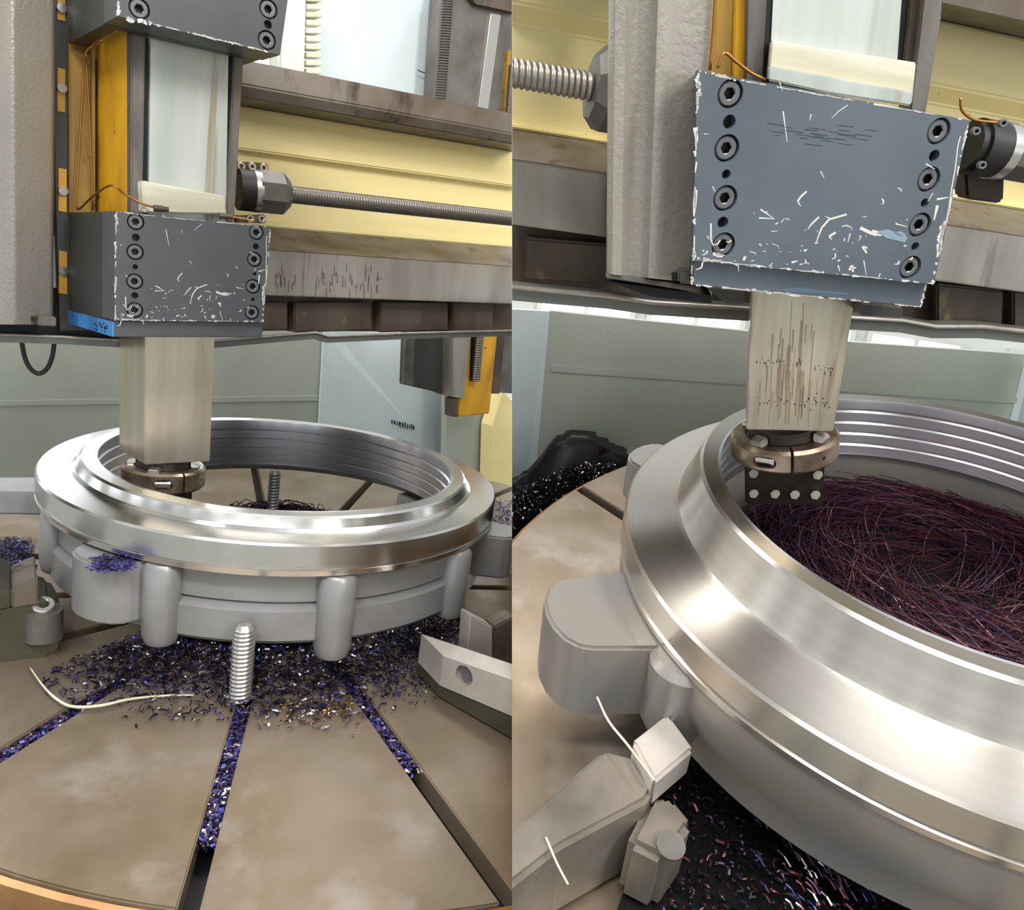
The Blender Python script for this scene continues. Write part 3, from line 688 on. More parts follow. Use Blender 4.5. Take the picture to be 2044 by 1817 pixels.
strokes(lo, mapA, DA, nA_, [(s[0],)+s[1:] for s in SCARS])
up_ = thing('clamp_block', 'dark grey clamp block cut by the top edge, above the yellow guide', 'clamp block', AU.at(380, 30, 'v', -.1))
PU = [(236, -160), (590, -110), (559, 110), (235, 32)]
UBt = [(278, 17), (536, 18), (533, 80), (280, -52), (541, -50)]
UH = [(535, 49, 1), (279, -18, 1), (538, -16, 1)]
ppm2 = F/np.linalg.norm(AU.at(390, 40, 'v', VP)-CAMPOS)
pu, _ = plate_with_bolts(up_, AU, DA, PU, VP, .085, UBt, UH, 15.5/ppm2, 7/ppm2, 'dark enamelled front plate with a chipped lower edge')
f = [AU.at(x, y, 'v', VP)+dy*.086 for x, y in [(237, -160), (586, -110), (557, 108), (236, 34)]]
put('block_body', hexa(NB(), f+[q+dy*.028 for q in f]), DA['plate_side'], up_)
cheeks(f, .028, .25, .1, .85, DA, up_)
SU = [s for s in jag(rnd, (237, 31), (545, 106), 30, 1, 3.5, .4)+jag(rnd, (237, -10), (236, 30), 6, 2, 6, .2)+jag(rnd, (250, 36), (300, 46), 5, 2, 7, .3)]
strokes(up_, lambda x, y: AU.at(x, y, 'v', VP), DA, nA_, SU)

# tool holder
def toolhead(fr, rf, D, c, rd, hh, ang, label, tool):
    """split clamping ring with an oblong window, the tool block hanging under it"""
    root = thing('tool_holder', label, 'tool holder', c-rf.B[:, 2]*.1)
    X, Y, Z = [rf.B[:, k] for k in range(3)]
    gap = .055
    a0 = ang+gap/2
    prof = [(rd*.72, 0), (rd*.94, 0), (rd, -.006), (rd, -hh+.006), (rd*.95, -hh), (rd*.72, -hh)]
    bm = lathe(NB(), rf, c, prof, 72, a0, a0+2*pi-gap)
    # oblong window and pinch screw left of the split
    aw = ang-.50; dw = X*cos(aw)+Y*sin(aw); tw = np.cross(Z, dw)
    cut = NB(); L, h = rd*.22, hh*.26
    pts = []
    for k in range(12):
        q = 2*pi*k/12; pts.append(c+dw*rd*.80-Z*hh*.5+tw*(math.copysign(L-h, cos(q))+h*cos(q))+Z*h*sin(q))
    prism(cut, pts, dw*rd*.5)
    ah = ang+.62; dh = X*cos(ah)+Y*sin(ah); disc(cut, c+dh*rd*.9-Z*hh*.5, dh, hh*.09, .1, 12)
    bm = boolean_cut(bm, cut)
    put('clamp_ring', bm, D['holder'], root, auto=.5, label='bronze coloured split ring')
    s0 = c+dw*rd*.86-Z*hh*.5
    put('pinch_screw', disc(disc(NB(), s0-tw*L*.9, tw, h*.72, L*1.4, 16), s0+tw*L*.45, tw, h*.9, L*.32, 16), D['bright'], root, auto=.6)
    put('hub', lathe(NB(), rf, c, [(.002, .02), (rd*.62, .02), (rd*.66, 0), (rd*.70, -.002), (rd*.70, -hh+.004), (.002, -hh+.004)], 48), D['holder_dark'], root, auto=.5)
    # drive keys on top
    for k in (.9, 2.4, 4.0, 5.5):
        d = X*cos(ang+k)+Y*sin(ang+k); t = np.cross(Z, d); q = c+d*rd*.66
        put('drive_key', hexa(NB(), [q-t*.016, q+t*.016, q+t*.016+d*rd*.2, q-t*.016+d*rd*.2, q-t*.013+Z*.016, q+t*.013+Z*.016, q+t*.013+d*rd*.2+Z*.008, q-t*.013+d*rd*.2+Z*.008]), D['bright'], root, bev=.002)
    tool(root)
    return root
setside('A')
zt_ = .033
cA = AR.at(328, 927, 'v', .0); uA = AR.uvw(328, 927, 'v', 0.0)
eA, fA = AR.uvw(241, 925, 'v', 0.0), AR.uvw(415, 925, 'v', 0.0); rdA = (fA[0]-eA[0])/2*.96
def toolA(root):
    X, Y, Z = [AR.B[:, k] for k in range(3)]
    q = cA-Z*.06
    put('tool_block', hexa(NB(), [q-X*.07-Y*.06, q+X*.065-Y*.06, q+X*.065+Y*.06, q-X*.07+Y*.06, q-X*.07-Y*.06-Z*.07, q+X*.065-Y*.06-Z*.07, q+X*.065+Y*.06-Z*.07, q-X*.07+Y*.06-Z*.07]), DA['holder_dark'], root, bev=.004)
    put('cutting_bar', hexa(NB(), [q-X*.12-Y*.02-Z*.03, q-X*.05-Y*.02-Z*.03, q-X*.05+Y*.02-Z*.03, q-X*.12+Y*.02-Z*.03, q-X*.12-Y*.02-Z*.06, q-X*.05-Y*.02-Z*.06, q-X*.05+Y*.02-Z*.06, q-X*.12+Y*.02-Z*.06]), DA['bolt'], root, bev=.002)
toolhead(AU, AR, DA, cA, rdA, .058, -1.25, 'bronze split ring tool holder under the ram inside the complete ring', toolA)

# copper oil line and short loop
ol = thing('oil_line', 'thin copper oil line looping down the yellow guide', 'oil line', AU.at(200, 420, 'v', vh-.02))
pts = [(205, 82, .05), (172, 103, .06), (166, 160, .075), (158, 300, .075), (153, 400, .075), (158, 417, .07), (185, 392, -.0), (222, 370, vh-.02), (250, 388, vh-.03), (285, 407, vh-.04), (312, 415, VP+.05)]
put('tube', tube(NB(), smoothline([AU.at(x, y, 'v', v) for x, y, v in pts], 6), .0026, 6), DA['copper'], ol, smooth=True)
pts = [(171, 104, .07), (177, 200, .078), (181, 300, .078), (185, 420, .078)]
put('tube', tube(NB(), smoothline([AU.at(x, y, 'v', v) for x, y, v in pts], 4), .0022, 6), DA['copper'], ol, smooth=True)
q = AU.at(318, 417, 'v', VP+.05); put('fitting', disc(disc(NB(), q-ux*.012, ux, .009, .02, 6), q+ux*.008, ux, .006, .012, 12), DA['brown'], ol)
q = AU.at(447, 432, 'v', VP+.05); put('fitting', disc(disc(NB(), q-ux*.012, ux, .009, .02, 6), q+ux*.008, ux, .006, .012, 12), DA['brown'], ol)
pts = [(450, 431), (480, 436), (510, 442)]; put('tube', tube(NB(), smoothline([AU.at(x, y, 'v', VP+.05) for x, y in pts], 4), .0022, 6), DA['copper'], ol, smooth=True)
lp = [(43, 680), (50, 715), (62, 737), (78, 746), (94, 736), (104, 712), (109, 680)]
put('cable', tube(NB(), smoothline([AU.at(x, y, 'v', .18) for x, y in lp], 6), .006, 8), DA['black'], smooth=True, label='short loop of dark cable hanging under the tray', cat='cable')

# ------------------------------------------------------------------ wide view: behind the rail
gp = thing('splash_guard', 'grey green sheet splash guard behind the complete ring', 'splash guard', AU.at(300, 1150, 'v', 1.9))
put('sheet', slab(NB(), AU, [(-260, 640), (648, 640), (648, 690), (636, 850), (620, 1120), (-260, 1120)], 1.9, .02), DA['guard'], gp)
put('stiffener', slab(NB(), AU, [(-260, 805), (640, 790), (639, 800), (-260, 815)], 1.895, .01), DA['guard'], gp)
pp = thing('folded_guard', 'pale blue sheet panel with a folded crease right of the green guard', 'guard panel', AU.at(760, 1120, 'v', 1.8))
bm = NB(); V1 = 1.873
tri = [((648, 640, 1.88), (668, 690, V1), (720, 1120, V1), (622, 1120, 1.88)), ((648, 640, 1.88), (830, 860, V1), (830, 1120, V1), (720, 1120, V1), (668, 690, V1)), ((648, 640, 1.88), (960, 640, 1.868), (960, 1120, 1.868), (830, 1120, V1), (830, 860, V1))]
for t in tri: prism(bm, [AU.at(x, y, 'v', v) for x, y, v in t], AU.B[:, 1]*.015)
put('sheet', bm, DA['pale'], pp)
bm = NB(); rr = random.Random(3)
for k in range(14):
    x = 782+k*3.4+rr.uniform(-1, 1); y = 838+k*.9; slab(bm, AU, [(x, y+rr.uniform(-4, 3)), (x+1.6, y), (x+1.8, y+rr.uniform(6, 14)), (x+.2, y+8)], 1.862, .002)
put('scuff_marks', bm, DA['hole'], pp, kind='stuff')
pc = thing('guard_post', 'speckled grey white post behind the right side of the ring', 'post', AU.at(935, 1000, 'v', 1.7))
put('post_face', slab(NB(), AU, [(896, 640), (983, 640), (979, 1010), (890, 1010)], 1.72, .06), DA['guard'], pc, bev=.003)
pc2 = thing('cream_cover', 'cream machine cover at the frame joint behind the ring', 'cover', AU.at(1000, 975, 'v', 1.6))
put('cover_face', slab(NB(), AU, [(1004, 780), (1022, 800), (1100, 800), (1100, 1000), (978, 975), (982, 850)], 1.6, .1), DA['cream'], pc2, bev=.004)
hb = thing('rear_tool_head', 'second grey tool slide with a yellow nut bracket hanging beyond the rail', 'tool head', AU.at(920, 800, 'v', 1.1))
put('slide_block', slab(NB(), AU, [(812, 600), (905, 600), (905, 795), (868, 782), (806, 768)], 1.2, .04), DA['plate_side'], hb, bev=.004)
put('edge_strip', slab(NB(), AU, [(814, 600), (830, 600), (826, 771), (806, 768)], 1.19, .02), DA['nut'], hb, bev=.002)
put('slide_way', slab(NB(), AU, [(905, 600), (948, 600), (926, 796), (903, 793)], 1.12, .15), DA['way'], hb, bev=.003)
put('nut_bracket', slab(NB(), AU, [(946, 600), (1000, 600), (978, 826), (912, 833), (926, 720)], 1.14, .08), DA['yellow'], hb, bev=.006, label='yellow painted bracket')
put('bracket_edge', slab(NB(), AU, [(903, 796), (915, 796), (912, 833), (903, 832)], 1.13, .06), DA['brown'], hb)
s0, s1 = AU.at(962, 620, 'v', 1.10), AU.at(950, 760, 'v', 1.10)
put('feed_screw', thread(NB(), s1, s0, 9*np.linalg.norm(s0-s1)/140, .0125, .004, 14, 5), DA['screw'], hb, smooth=True)
put('screw_slot', slab(NB(), AU, [(944, 600), (962, 600), (948, 762), (938, 760)], 1.135, .01), DA['hole'], hb)
put('side_strip', slab(NB(), AU, [(993, 600), (1012, 600), (997, 786), (982, 786)], 1.16, .05), DA['brown'], hb)
put('side_block', slab(NB(), AU, [(1012, 600), (1090, 600), (1090, 790), (996, 784)], 1.18, .1), DA['nut'], hb, bev=.003)
# columns seen over the rail
tb = thing('bellows_cover', 'white ribbed bellows column rising behind the rail beside the clamp block', 'bellows', AU.at(600, 140, 'v', .9))
put('smooth_face', slab(NB(), AU, [(560, -40), (614, -40), (609, 160), (555, 150)], .9, .08), DA['slide'], tb, bev=.01)
bm = NB()
for k in range(13):
    y = -40+k*16; slab(bm, AU, [(612, y), (643, y+1), (643, y+11), (612, y+10)], .9+.012*(k % 2), .05)
put('ribs', bm, DA['wiper'], tb, bev=.002)
pn = thing('cover_panel', 'flat pale blue cover panel above the rail', 'cover panel', AU.at(760, 190, 'v', 1.1))
put('panel_face', slab(NB(), AU, [(640, -60), (905, -60), (878, 230), (630, 230)], 1.1, .02), DA['pale'], pn, bev=.003)
put('wire_end', tube(NB(), [AU.at(834, 140, 'v', 1.07), AU.at(872, 156, 'v', 1.07)], .002, 6), DA['hole'], pn)
rc = thing('rear_column', 'dark grey rear column with a toothed rack and light guide strip', 'column', AU.at(960, 220, 'v', .9))
put('column_face', slab(NB(), AU, [(905, -40), (1100, -40), (1100, 260), (886, 230)], .9, .15), DA['nut'], rc, bev=.003)
bm = NB()
for k in range(48):
    y = -40+k*5.4; x = 890-(y+40)*.079; slab(bm, AU, [(x, y), (x+19, y+1.5), (x+19, y+4), (x, y+2.7)], .895, .02)
slab(bm, AU, [(892, -42), (911, -42), (888, 236), (869, 236)], .905, .03)
put('rack_teeth', bm, DA['screw'], rc, kind='stuff', label='row of fine grey rack teeth')
put('guide_strip', slab(NB(), AU, [(980, 26), (1001, 30), (975, 220), (955, 214)], .885, .03), DA['bright'], rc, bev=.003, label='light grey guide strip')
put('yellow_edge', slab(NB(), AU, [(1014, 100), (1021, 100), (1010, 235), (1004, 232)], .88, .02), DA['yellow_dirty'], rc)
put('top_cap', slab(NB(), AU, [(920, -30), (1100, -30), (1100, 40), (950, 8)], .87, .05), DA['brown'], rc)
put('feed_screw', thread(NB(), AU.at(1014, 240, 'v', .87), AU.at(1022, 130, 'v', .87), .012, .008, .002, 12, 5), DA['screw'], rc, smooth=True)

# ------------------------------------------------------------------ wide view: jacks, jaws, chips
def jack(fr, D, x, y, z0, z1, r, label, mt='bright'):
    root = thing('jack_bolt', label, 'threaded rod', fr.P(x, y, z0))
    put('stud', thread(NB(), fr.P(x, y, z0), fr.P(x, y, z1), r, .0105, .0035, 20, 6), D[mt], root, smooth=True)
    put('tip', lathe(NB(), fr, fr.P(x, y, z1), [(.001, .012), (r*.6, .01), (r*.85, 0), (.001, 0)], 20), D[mt], root, auto=.6)
    return root
q = AR.uvw(479, 1394, 'w', ZT)
jack(AR, DA, q[0], q[1], ZT, -.2, .026, 'coarse threaded jack bolt standing on the slot in front of the ring')
q = AR.uvw(549, 945, 'v', .15)
jack(AR, DA, q[0], q[1], ZT, q[2], .019, 'dark threaded rod standing inside the complete ring', 'nut')
YJ = AR.uvw(100, 1310, 'w', ZT)[1]
jl = thing('chuck_jaw', 'grey chuck jaw with a cap screw at the near left of the lugged ring', 'chuck jaw', AR.at(60, 1320, 'v', YJ))
put('jaw_base', slab(NB(), AR, [(-260, 1250), (-40, 1215), (70, 1196), (104, 1206), (124, 1240), (124, 1290), (96, 1318), (-60, 1348), (-260, 1375)], YJ, .16), DA['jaw'], jl, bev=.012)
put('jaw_step', slab(NB(), AR, [(-260, 1180), (-20, 1160), (24, 1176), (25, 1216), (-60, 1232), (-260, 1262)], YJ-.002, .17), DA['jaw'], jl, bev=.006)
put('jaw_step', slab(NB(), AR, [(24, 1174), (74, 1152), (76, 1212), (25, 1217)], YJ, .14), DA['oily'], jl, bev=.004, label='dark end of the upper step, its shade painted in')  # shaded face of the step put in as a darker slab
q = AR.at(86, 1218, 'v', YJ+.016); Zr = AR.B[:, 2]
put('screw_seat', disc(NB(), q-Zr*.07, Zr, .042, .072, 28), DA['nut'], jl, auto=.6)
me = bolt_mesh('cap_screw', .024, .02, [DA['bright'], DA['hole']])
inst('cap_screw', me, jl, q+Zr*.022-AR.B[:, 1]*.012, Zr+AR.B[:, 1]*-.5, xdir=AR.B[:, 0])
jr = thing('chuck_jaw', 'pale chuck jaw with a round screw hole at the near right of the lugged ring', 'chuck jaw', AR.at(960, 1450, 'w', ZT))
z0 = ZT+.002; F0, F1 = (874, 1394), (1120, 1536)
def jbox(name, ya, yb, mat, d0, d1, **k):
    """front face from row pair ya up to row pair yb over the foot line, set back d0..d1"""
    f = [AR.rise(*F0, z0, ya[0]), AR.rise(*F1, z0, ya[1]), AR.rise(*F1, z0, yb[1]), AR.rise(*F0, z0, yb[0])]; t = AR.B[:, 1]
    return [q+t*d0 for q in f]+[q+t*d1 for q in f]
put('jaw_base', hexa(NB(), jbox('', (1393, 1535), (1369, 1477), None, .004, .13)), DA['jaw'], jr, bev=.004)
g = jbox('', (1368.5, 1476.5), (1310, 1400), None, 0, .12)
nd = norm(np.cross(g[1]-g[0], g[3]-g[0])); nd = nd if nd@AR.B[:, 1] < 0 else -nd
hc = g[0]+(g[1]-g[0])*.19+(g[3]-g[0])*.62
hx_ = hexa(NB(), g); ct = disc(NB(), hc-nd*.02, nd, .027, .06, 24)
put('jaw_nose', boolean_cut(hx_, ct), DA['jaw_light'], jr, label='pale worn jaw face')
put('jaw_screw', disc(NB(), hc-nd*.0195, nd, .019, .008, 20), DA['bolt'], jr)
YK = AR.uvw(950, 1330, 'w', ZT+.06)[1]
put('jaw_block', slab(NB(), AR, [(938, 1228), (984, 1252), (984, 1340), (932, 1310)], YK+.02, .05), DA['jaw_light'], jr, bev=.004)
put('jaw_block', slab(NB(), AR, [(985, 1252), (1028, 1232), (1110, 1232), (1110, 1380), (985, 1340)], YK+.022, .05), DA['oily'], jr, bev=.004, label='side of the upper jaw block painted dark as shade')  # pale and dark slabs paint the lit and shaded faces of one block
Zn = AR.B[:, 2]
CH = [DA['swarf_blue'], DA['swarf_violet'], DA['swarf_dark'], DA['swarf_blue'], DA['swarf_blue'], DA['swarf_dark'], DA['swarf_violet'], DA['swarf_bright']]
def slotpts(fr, a, r0, r1, w, z, cx=0, cy=0):
    a = R_(a)
    def f(r):
        t = r.uniform(r0, r1); s = r.gauss(0, w); return fr.P(cx+t*cos(a)-s*sin(a), cy+t*sin(a)+s*cos(a), z)
    return f
rnd = random.Random(11)
for a, r0, r1, lab in ((-138, .66, 1.05, 'blue and violet chips lying in the slot towards the near left'), (-112.4, .70, 1.12, 'blue chips packed in the slot below the jack bolt'), (-90.2, .58, .98, 'blue chips strung along the slot towards the near right')):
    bm = NB(); chips(bm, slotpts(AR, a, r0, r1, .012, ZT-.012), rnd, 1500, .014, 8, Zn, .005, .6)
    put('slot_chips', bm, CH, cat='metal chips', label=lab, kind='stuff', recalc=False)
bm = NB()
def under(r):
    t = R_(r.uniform(-150, -45)); q = r.triangular(.36, .80, .55); return AR.P(q*cos(t), q*sin(t), ZT+r.uniform(0, .012))  # chips crowd under the ring, also painting the dark zone of its shadow
chips(bm, under, rnd, 7000, .012, 6, Zn, .01, .5)
put('chip_scatter', bm, [DA['swarf_dark'], DA['swarf_violet'], DA['swarf_dark'], DA['swarf_blue'], DA['swarf_dark'], DA['swarf_bright']], cat='metal chips', label='dark violet chips scattered over the table under the complete ring', kind='stuff', recalc=False)
bm = NB()
def straw(r): return AR.at(r.gauss(640, 45), r.gauss(1418, 14), 'w', ZT+.002)
chips(bm, straw, rnd, 150, .014, 2, Zn, .01, .5)
put('straw_chips', bm, [DA['swarf_gold'], DA['swarf_bright']], cat='metal chips', label='few straw coloured chips on the open table before the ring', kind='stuff', recalc=False)
bm = NB()
def onlug(r): return AR.at(r.uniform(190, 262), r.uniform(1112, 1140), 'w', -.086)
chips(bm, onlug, rnd, 500, .011, 3, Zn, .006, .4)
put('lug_chips', bm, [DA['swarf_blue'], DA['swarf_violet'], DA['swarf_blue']], cat='metal chips', label='small violet chip heap lying on a casting lug', kind='stuff', recalc=False)
bm = NB()
def leftg(r): return AR.at(r.uniform(0, 60), r.uniform(1075, 1130), 'w', ZT+.004)
chips(bm, leftg, rnd, 500, .014, 3, Zn, .01, .5)
def rightg(r): return AR.at(r.uniform(985, 1022), r.uniform(1000, 1080), 'w', ZT+.004)
chips(bm, rightg, rnd, 400, .014, 3, Zn, .01, .5)
put('far_chips', bm, [DA['swarf_dark'], DA['swarf_blue'], DA['swarf_dark']], cat='metal chips', label='chips on the table beyond both sides of the complete ring', kind='stuff', recalc=False)
pts = [(60, 1333), (85, 1368), (112, 1395), (145, 1411), (200, 1409), (260, 1396), (330, 1389), (386, 1388)]
put('swarf_strand_or_edge', tube(NB(), smoothline([AR.at(x, y, 'w', ZT+.012) for x, y in pts], 6), [.0015+.002*sin(pi*i/42) for i in range(43)], 6), DA['wiper'], smooth=True, label='long pale curled strand lying on the table near the left jaw', cat='metal strand')
def strands(bm, fr, rnd, n, rmin, rmax, zf, L, r, nm, jit=.04, seg=9, arc=True):
    for i in range(n):
        a = rnd.uniform(0, 2*pi); q = math.sqrt(rnd.uniform(rmin**2, rmax**2)); dl = rnd.uniform(.4, 1.3)*L; dr = rnd.gauss(0, jit); up_ = rnd.uniform(.2, 1)*jit; m = rnd.randrange(nm)
        w = rnd.uniform(0, 6); P = []
        for k in range(seg):
            t = k/(seg-1)-.5; aa = a+t*dl/max(q, .08); rr = q+dr*t+.01*sin(w+t*8)
            P.append(fr.P(rr*cos(aa), rr*sin(aa), zf(rr*cos(aa), rr*sin(aa), rnd)+up_*(1-4*t*t)))
        tube(bm, P, r*rnd.uniform(.6, 1.4), 3, False, m)
    return bm
def sweeps(bm, fr, rnd, n, rmax, zf, L, r, nm, jit=.03, seg=12, bend=2.2):
    for i in range(n):
        a = rnd.uniform(0, 2*pi); q = rmax*math.sqrt(rnd.random()); x, y = q*cos(a), q*sin(a); h = a+pi/2+rnd.gauss(0, .45); k = rnd.gauss(bend, 1.2); m = rnd.randrange(nm)
        st = L*rnd.uniform(.3, 1.4)/seg; P = []; j = rnd.uniform(.2, 1)*jit; z0 = rnd.uniform(-.012, .006)
        for t in range(seg):
            if math.hypot(x, y) > rmax: break
            P.append(fr.P(x, y, zf(x, y)+z0+j*sin(pi*t/(seg-1)))); x += st*cos(h); y += st*sin(h); h += k*st
        if len(P) > 3: tube(bm, P, r*rnd.uniform(.6, 1.5), 3, False, m)
    return bm
bm = NB(); lathe(bm, AR, AR.P(0, 0, 0), [(.0, -.20), (.2, -.21), (.36, -.26), (.43, -.37), (0, -.378)], 40, close=False)
sw_ = thing('swarf_heap', 'dark tangled swarf lying inside the complete ring', 'swarf', AR.P(0, 0, ZT))
put('heap_core', bm, DA['swarf_black'], sw_, smooth=True, kind='stuff')
bm = NB(); strands(bm, AR, rnd, 650, .05, .44, lambda x, y, r: -.205-.9*max(0, math.hypot(x, y)-.15)**2*1.9+r.uniform(-.01, .02), .22, .0016, 4, .03)
put('strands', bm, [DA['swarf_dark'], DA['swarf_dark'], DA['swarf_violet'], DA['swarf_bright']], sw_, kind='stuff', recalc=False)

# ================================================================== close view
setside('B')
DYB, DXB, DZB = BU.B[:, 1], BU.B[:, 0], BU.B[:, 2]
def bt(x, y, v): return BU.at(x, y, 'v', v)
VPB = -.085; VRB = .075; VWB = .32; VCB = .46
def Bw(px, py, v): return BU.uvw(px, py, 'v', v)[2]
XB = 1545; U0, U1 = -1.6, 1.5
railB = thing('cross_rail', 'cream and steel cross rail running behind the big scratched clamp plate', 'machine rail', BU.P(0, .5, Bw(XB, 620, .4)))
def pB(name, prof, mat, **k): return put(name, bar(NB(), BU, prof, U0, U1), mat, railB, **k)
b_t, b_u, b_l, b_c, b_w1, b_w2, b_b = Bw(XB, -34, VCB), Bw(XB, 106, VCB), Bw(XB, 143, VCB), Bw(XB, 341, VCB), Bw(XB, 397, VWB), Bw(XB, 518, VWB), Bw(XB, 624, VWB+.08)
pB('upper_way', [(VWB, b_t+.10), (VWB, b_t), (VCB, b_t-.001), (.7, b_t), (.7, b_t+.10)], DB['oily'], label='dull oily steel upper way')
pB('web', [(VCB, b_t-.002), (VCB, b_u), (VCB+.03, b_l), (VCB+.03, b_c+.01), (VCB+.01, b_c+.008), (VCB+.01, b_c), (.7, b_c), (.7, b_t-.002)], DB['cream'], bev=.004, label='cream painted web with a sloping ledge')
pB('way_chamfer', [(VCB, b_c-.001), (VWB, b_w1+.001), (.68, b_w1+.001), (.68, b_c-.001)], DB['oily'], label='brown sloping shoulder over the lower way')
pB('lower_way', [(VWB, b_w1), (VWB, b_w2), (.68, b_w2), (.68, b_w1)], DB['way'], bev=.003, label='scraped steel lower way')
pB('under_side', [(VWB+.09, b_w2-.001), (VWB+.09, b_b), (.68, b_b), (.68, b_w2-.001)], DB['brown'], label='dark brown oily underside')
for x0, x1, yy in ((1046, 1215, 0), (1870, 2004, 92), (2022, 2150, 105)):
    put('rib_block', slab(NB(), BU, [(x0, 474+yy), (x1, 484+yy+4), (x1-4, 570+yy), (x0, 560+yy)], VWB+.05, .05), DB['brown'], railB, bev=.005)
trB = thing('drip_tray', 'grey sheet drip tray under the rail behind the scratched plate', 'tray', BU.P(0, .3, b_b-.04))
lipB = [(960, 562), (1022, 573), (1130, 583), (1210, 590), (1300, 603), (1420, 611), (1500, 616), (1700, 634), (1800, 640), (1866, 652), (1960, 652), (2044, 661), (2120, 668)]
bm = NB(); topB = [bt(x, y, VWB-.01) for x, y in lipB]
for a, b in zip(topB, topB[1:]):
    hexa(bm, [a-DZB*.026, b-DZB*.026, b, a, a-DZB*.026+DYB*.04, b-DZB*.026+DYB*.04, b+DYB*.05, a+DYB*.05])
put('tray_sheet', bm, DB['tray'], trB)
put('rolled_lip', tube(NB(), [p-DYB*.002 for p in topB], .006, 6), DB['way'], trB, smooth=True, label='pale wavy rolled lip')
put('clip', slab(NB(), BU, [(1412, 574), (1424, 574), (1420, 592), (1408, 590)], VWB-.02, .01), DB['bright'], trB)
# lead screw, two sides of the saddle
VSB = .22
scB = thing('lead_screw', 'bright threaded lead screw entering a faceted nut left of the hammered grey casting', 'screw', bt(1100, 190, VSB))
wS = BU.uvw(1100, 159, 'v', VSB); rB_ = abs(Bw(1100, 190, VSB)-Bw(1100, 128, VSB))/2
uN = BU.uvw(1180, 170, 'v', VSB)[0]; uL = BU.uvw(1010, 148, 'v', VSB)[0]
put('thread', thread(NB(), BU.P(uL, VSB, wS[2]), BU.P(uN, VSB, wS[2]), rB_, .0098, .0030, 20, 6), DB['screw'], scB, smooth=True)
UPW_ = DZB; uxB = norm(DXB)
rN = abs(Bw(1190, 85, VSB)-Bw(1190, 262, VSB))/2*1.06
put('nut_body', ngon_bar(ngon_bar(NB(), BU.P(uN, VSB, wS[2]), uxB, rN*.72, .018, 8, pi/8, rN), BU.P(uN+.018, VSB, wS[2]), uxB, rN, .03, 8, pi/8), DB['nut'], scB, label='faceted grey nut housing')
nr = thing('screw_nut', 'black sealed nut with a bright ring at the right of the scratched clamp plate', 'screw nut', bt(1990, 350, .12))
VN = .10
cR = BU.uvw(1998, 302, 'v', VN); rR = abs(Bw(1995, 250, VN)-Bw(1995, 362, VN))/2*1.05
uu = lambda x: BU.uvw(x, 302+.15*(x-1998), 'v', VN)[0]
put('seal', disc(disc(NB(), BU.P(uu(1928), VN, cR[2]), uxB, rR*.86, .02, 32), BU.P(uu(1942), VN, cR[2]), uxB, rR, uu(1984)-uu(1942), 32), DB['black'], nr, auto=.6, label='black oily seal')
put('ring', disc(NB(), BU.P(uu(1983), VN, cR[2]), uxB, rR*1.03, uu(2001)-uu(1983), 36), DB['bright'], nr, auto=.6, label='bright ring')
put('nut_body', ngon_bar(NB(), BU.P(uu(2001), VN, cR[2]), uxB, rR*1.02, .12, 8, pi/8), DB['nut'], nr)
put('nut_foot', slab(NB(), BU, [(1926, 340), (2006, 352), (2004, 402), (1990, 406), (1930, 398)], VN+.02, .05), DB['holder_dark'], nr, bev=.004, label='dark oily foot under the nut')
me = bolt_mesh('cap_screw', .006, .01, [DB['bolt'], DB['hole']])
for x, y in ((1950, 262), (1962, 330), (2004, 246)): inst('cap_screw', me, nr, bt(x, y, VN-.055), -DYB, xdir=DZB)
bm = tube(NB(), smoothline([bt(x, y, VN-.02) for x, y in ((1917, 195), (1920, 220), (1940, 237), (1968, 243), (2000, 245))], 5), .0022, 6)
put('oil_pipe', bm, DB['copper'], nr, smooth=True)

# saddle casting
sdB = thing('saddle', 'hammered grey saddle casting left of the big scratched clamp plate', 'saddle', bt(1300, 575, -.02))
prof = [(1210, .10), (1214, -.02), (1222, -.032), (1240, -.034), (1250, -.020), (1268, -.016), (1284, -.022), (1294, -.036), (1312, -.038), (1322, -.026), (1384, -.026), (1388, .02)]
bot = [bt(x, 548+.10*(x-1222), v) for x, v in prof]; poly = bot+[bot[-1]+DYB*.28, bot[0]+DYB*.2]
prism(NBx := NB(), poly, DZB*.95)
put('casting', NBx, DB['column'], sdB, auto=1.0)
put('way_wiper', slab(NB(), BU, [(1210, 546), (1392, 574), (1392, 584), (1240, 560), (1208, 556)], -.03, .25), DB['strip'], sdB, bev=.002)
put('foot_block', slab(NB(), BU, [(1352, 541), (1381, 540), (1382, 569), (1354, 566)], -.055, .05), DB['nut'], sdB, bev=.003)
put('foot_screw', slab(NB(), BU, [(1342, 549), (1352, 549), (1352, 561), (1342, 561)], -.05, .02), DB['hole'], sdB)
put('shadow_strip', slab(NB(), BU, [(1215, 562), (1420, 590), (1420, 606), (1300, 592)], .02, .2), DB['hole'], sdB)  # black slab stands in for the shadow under the saddle
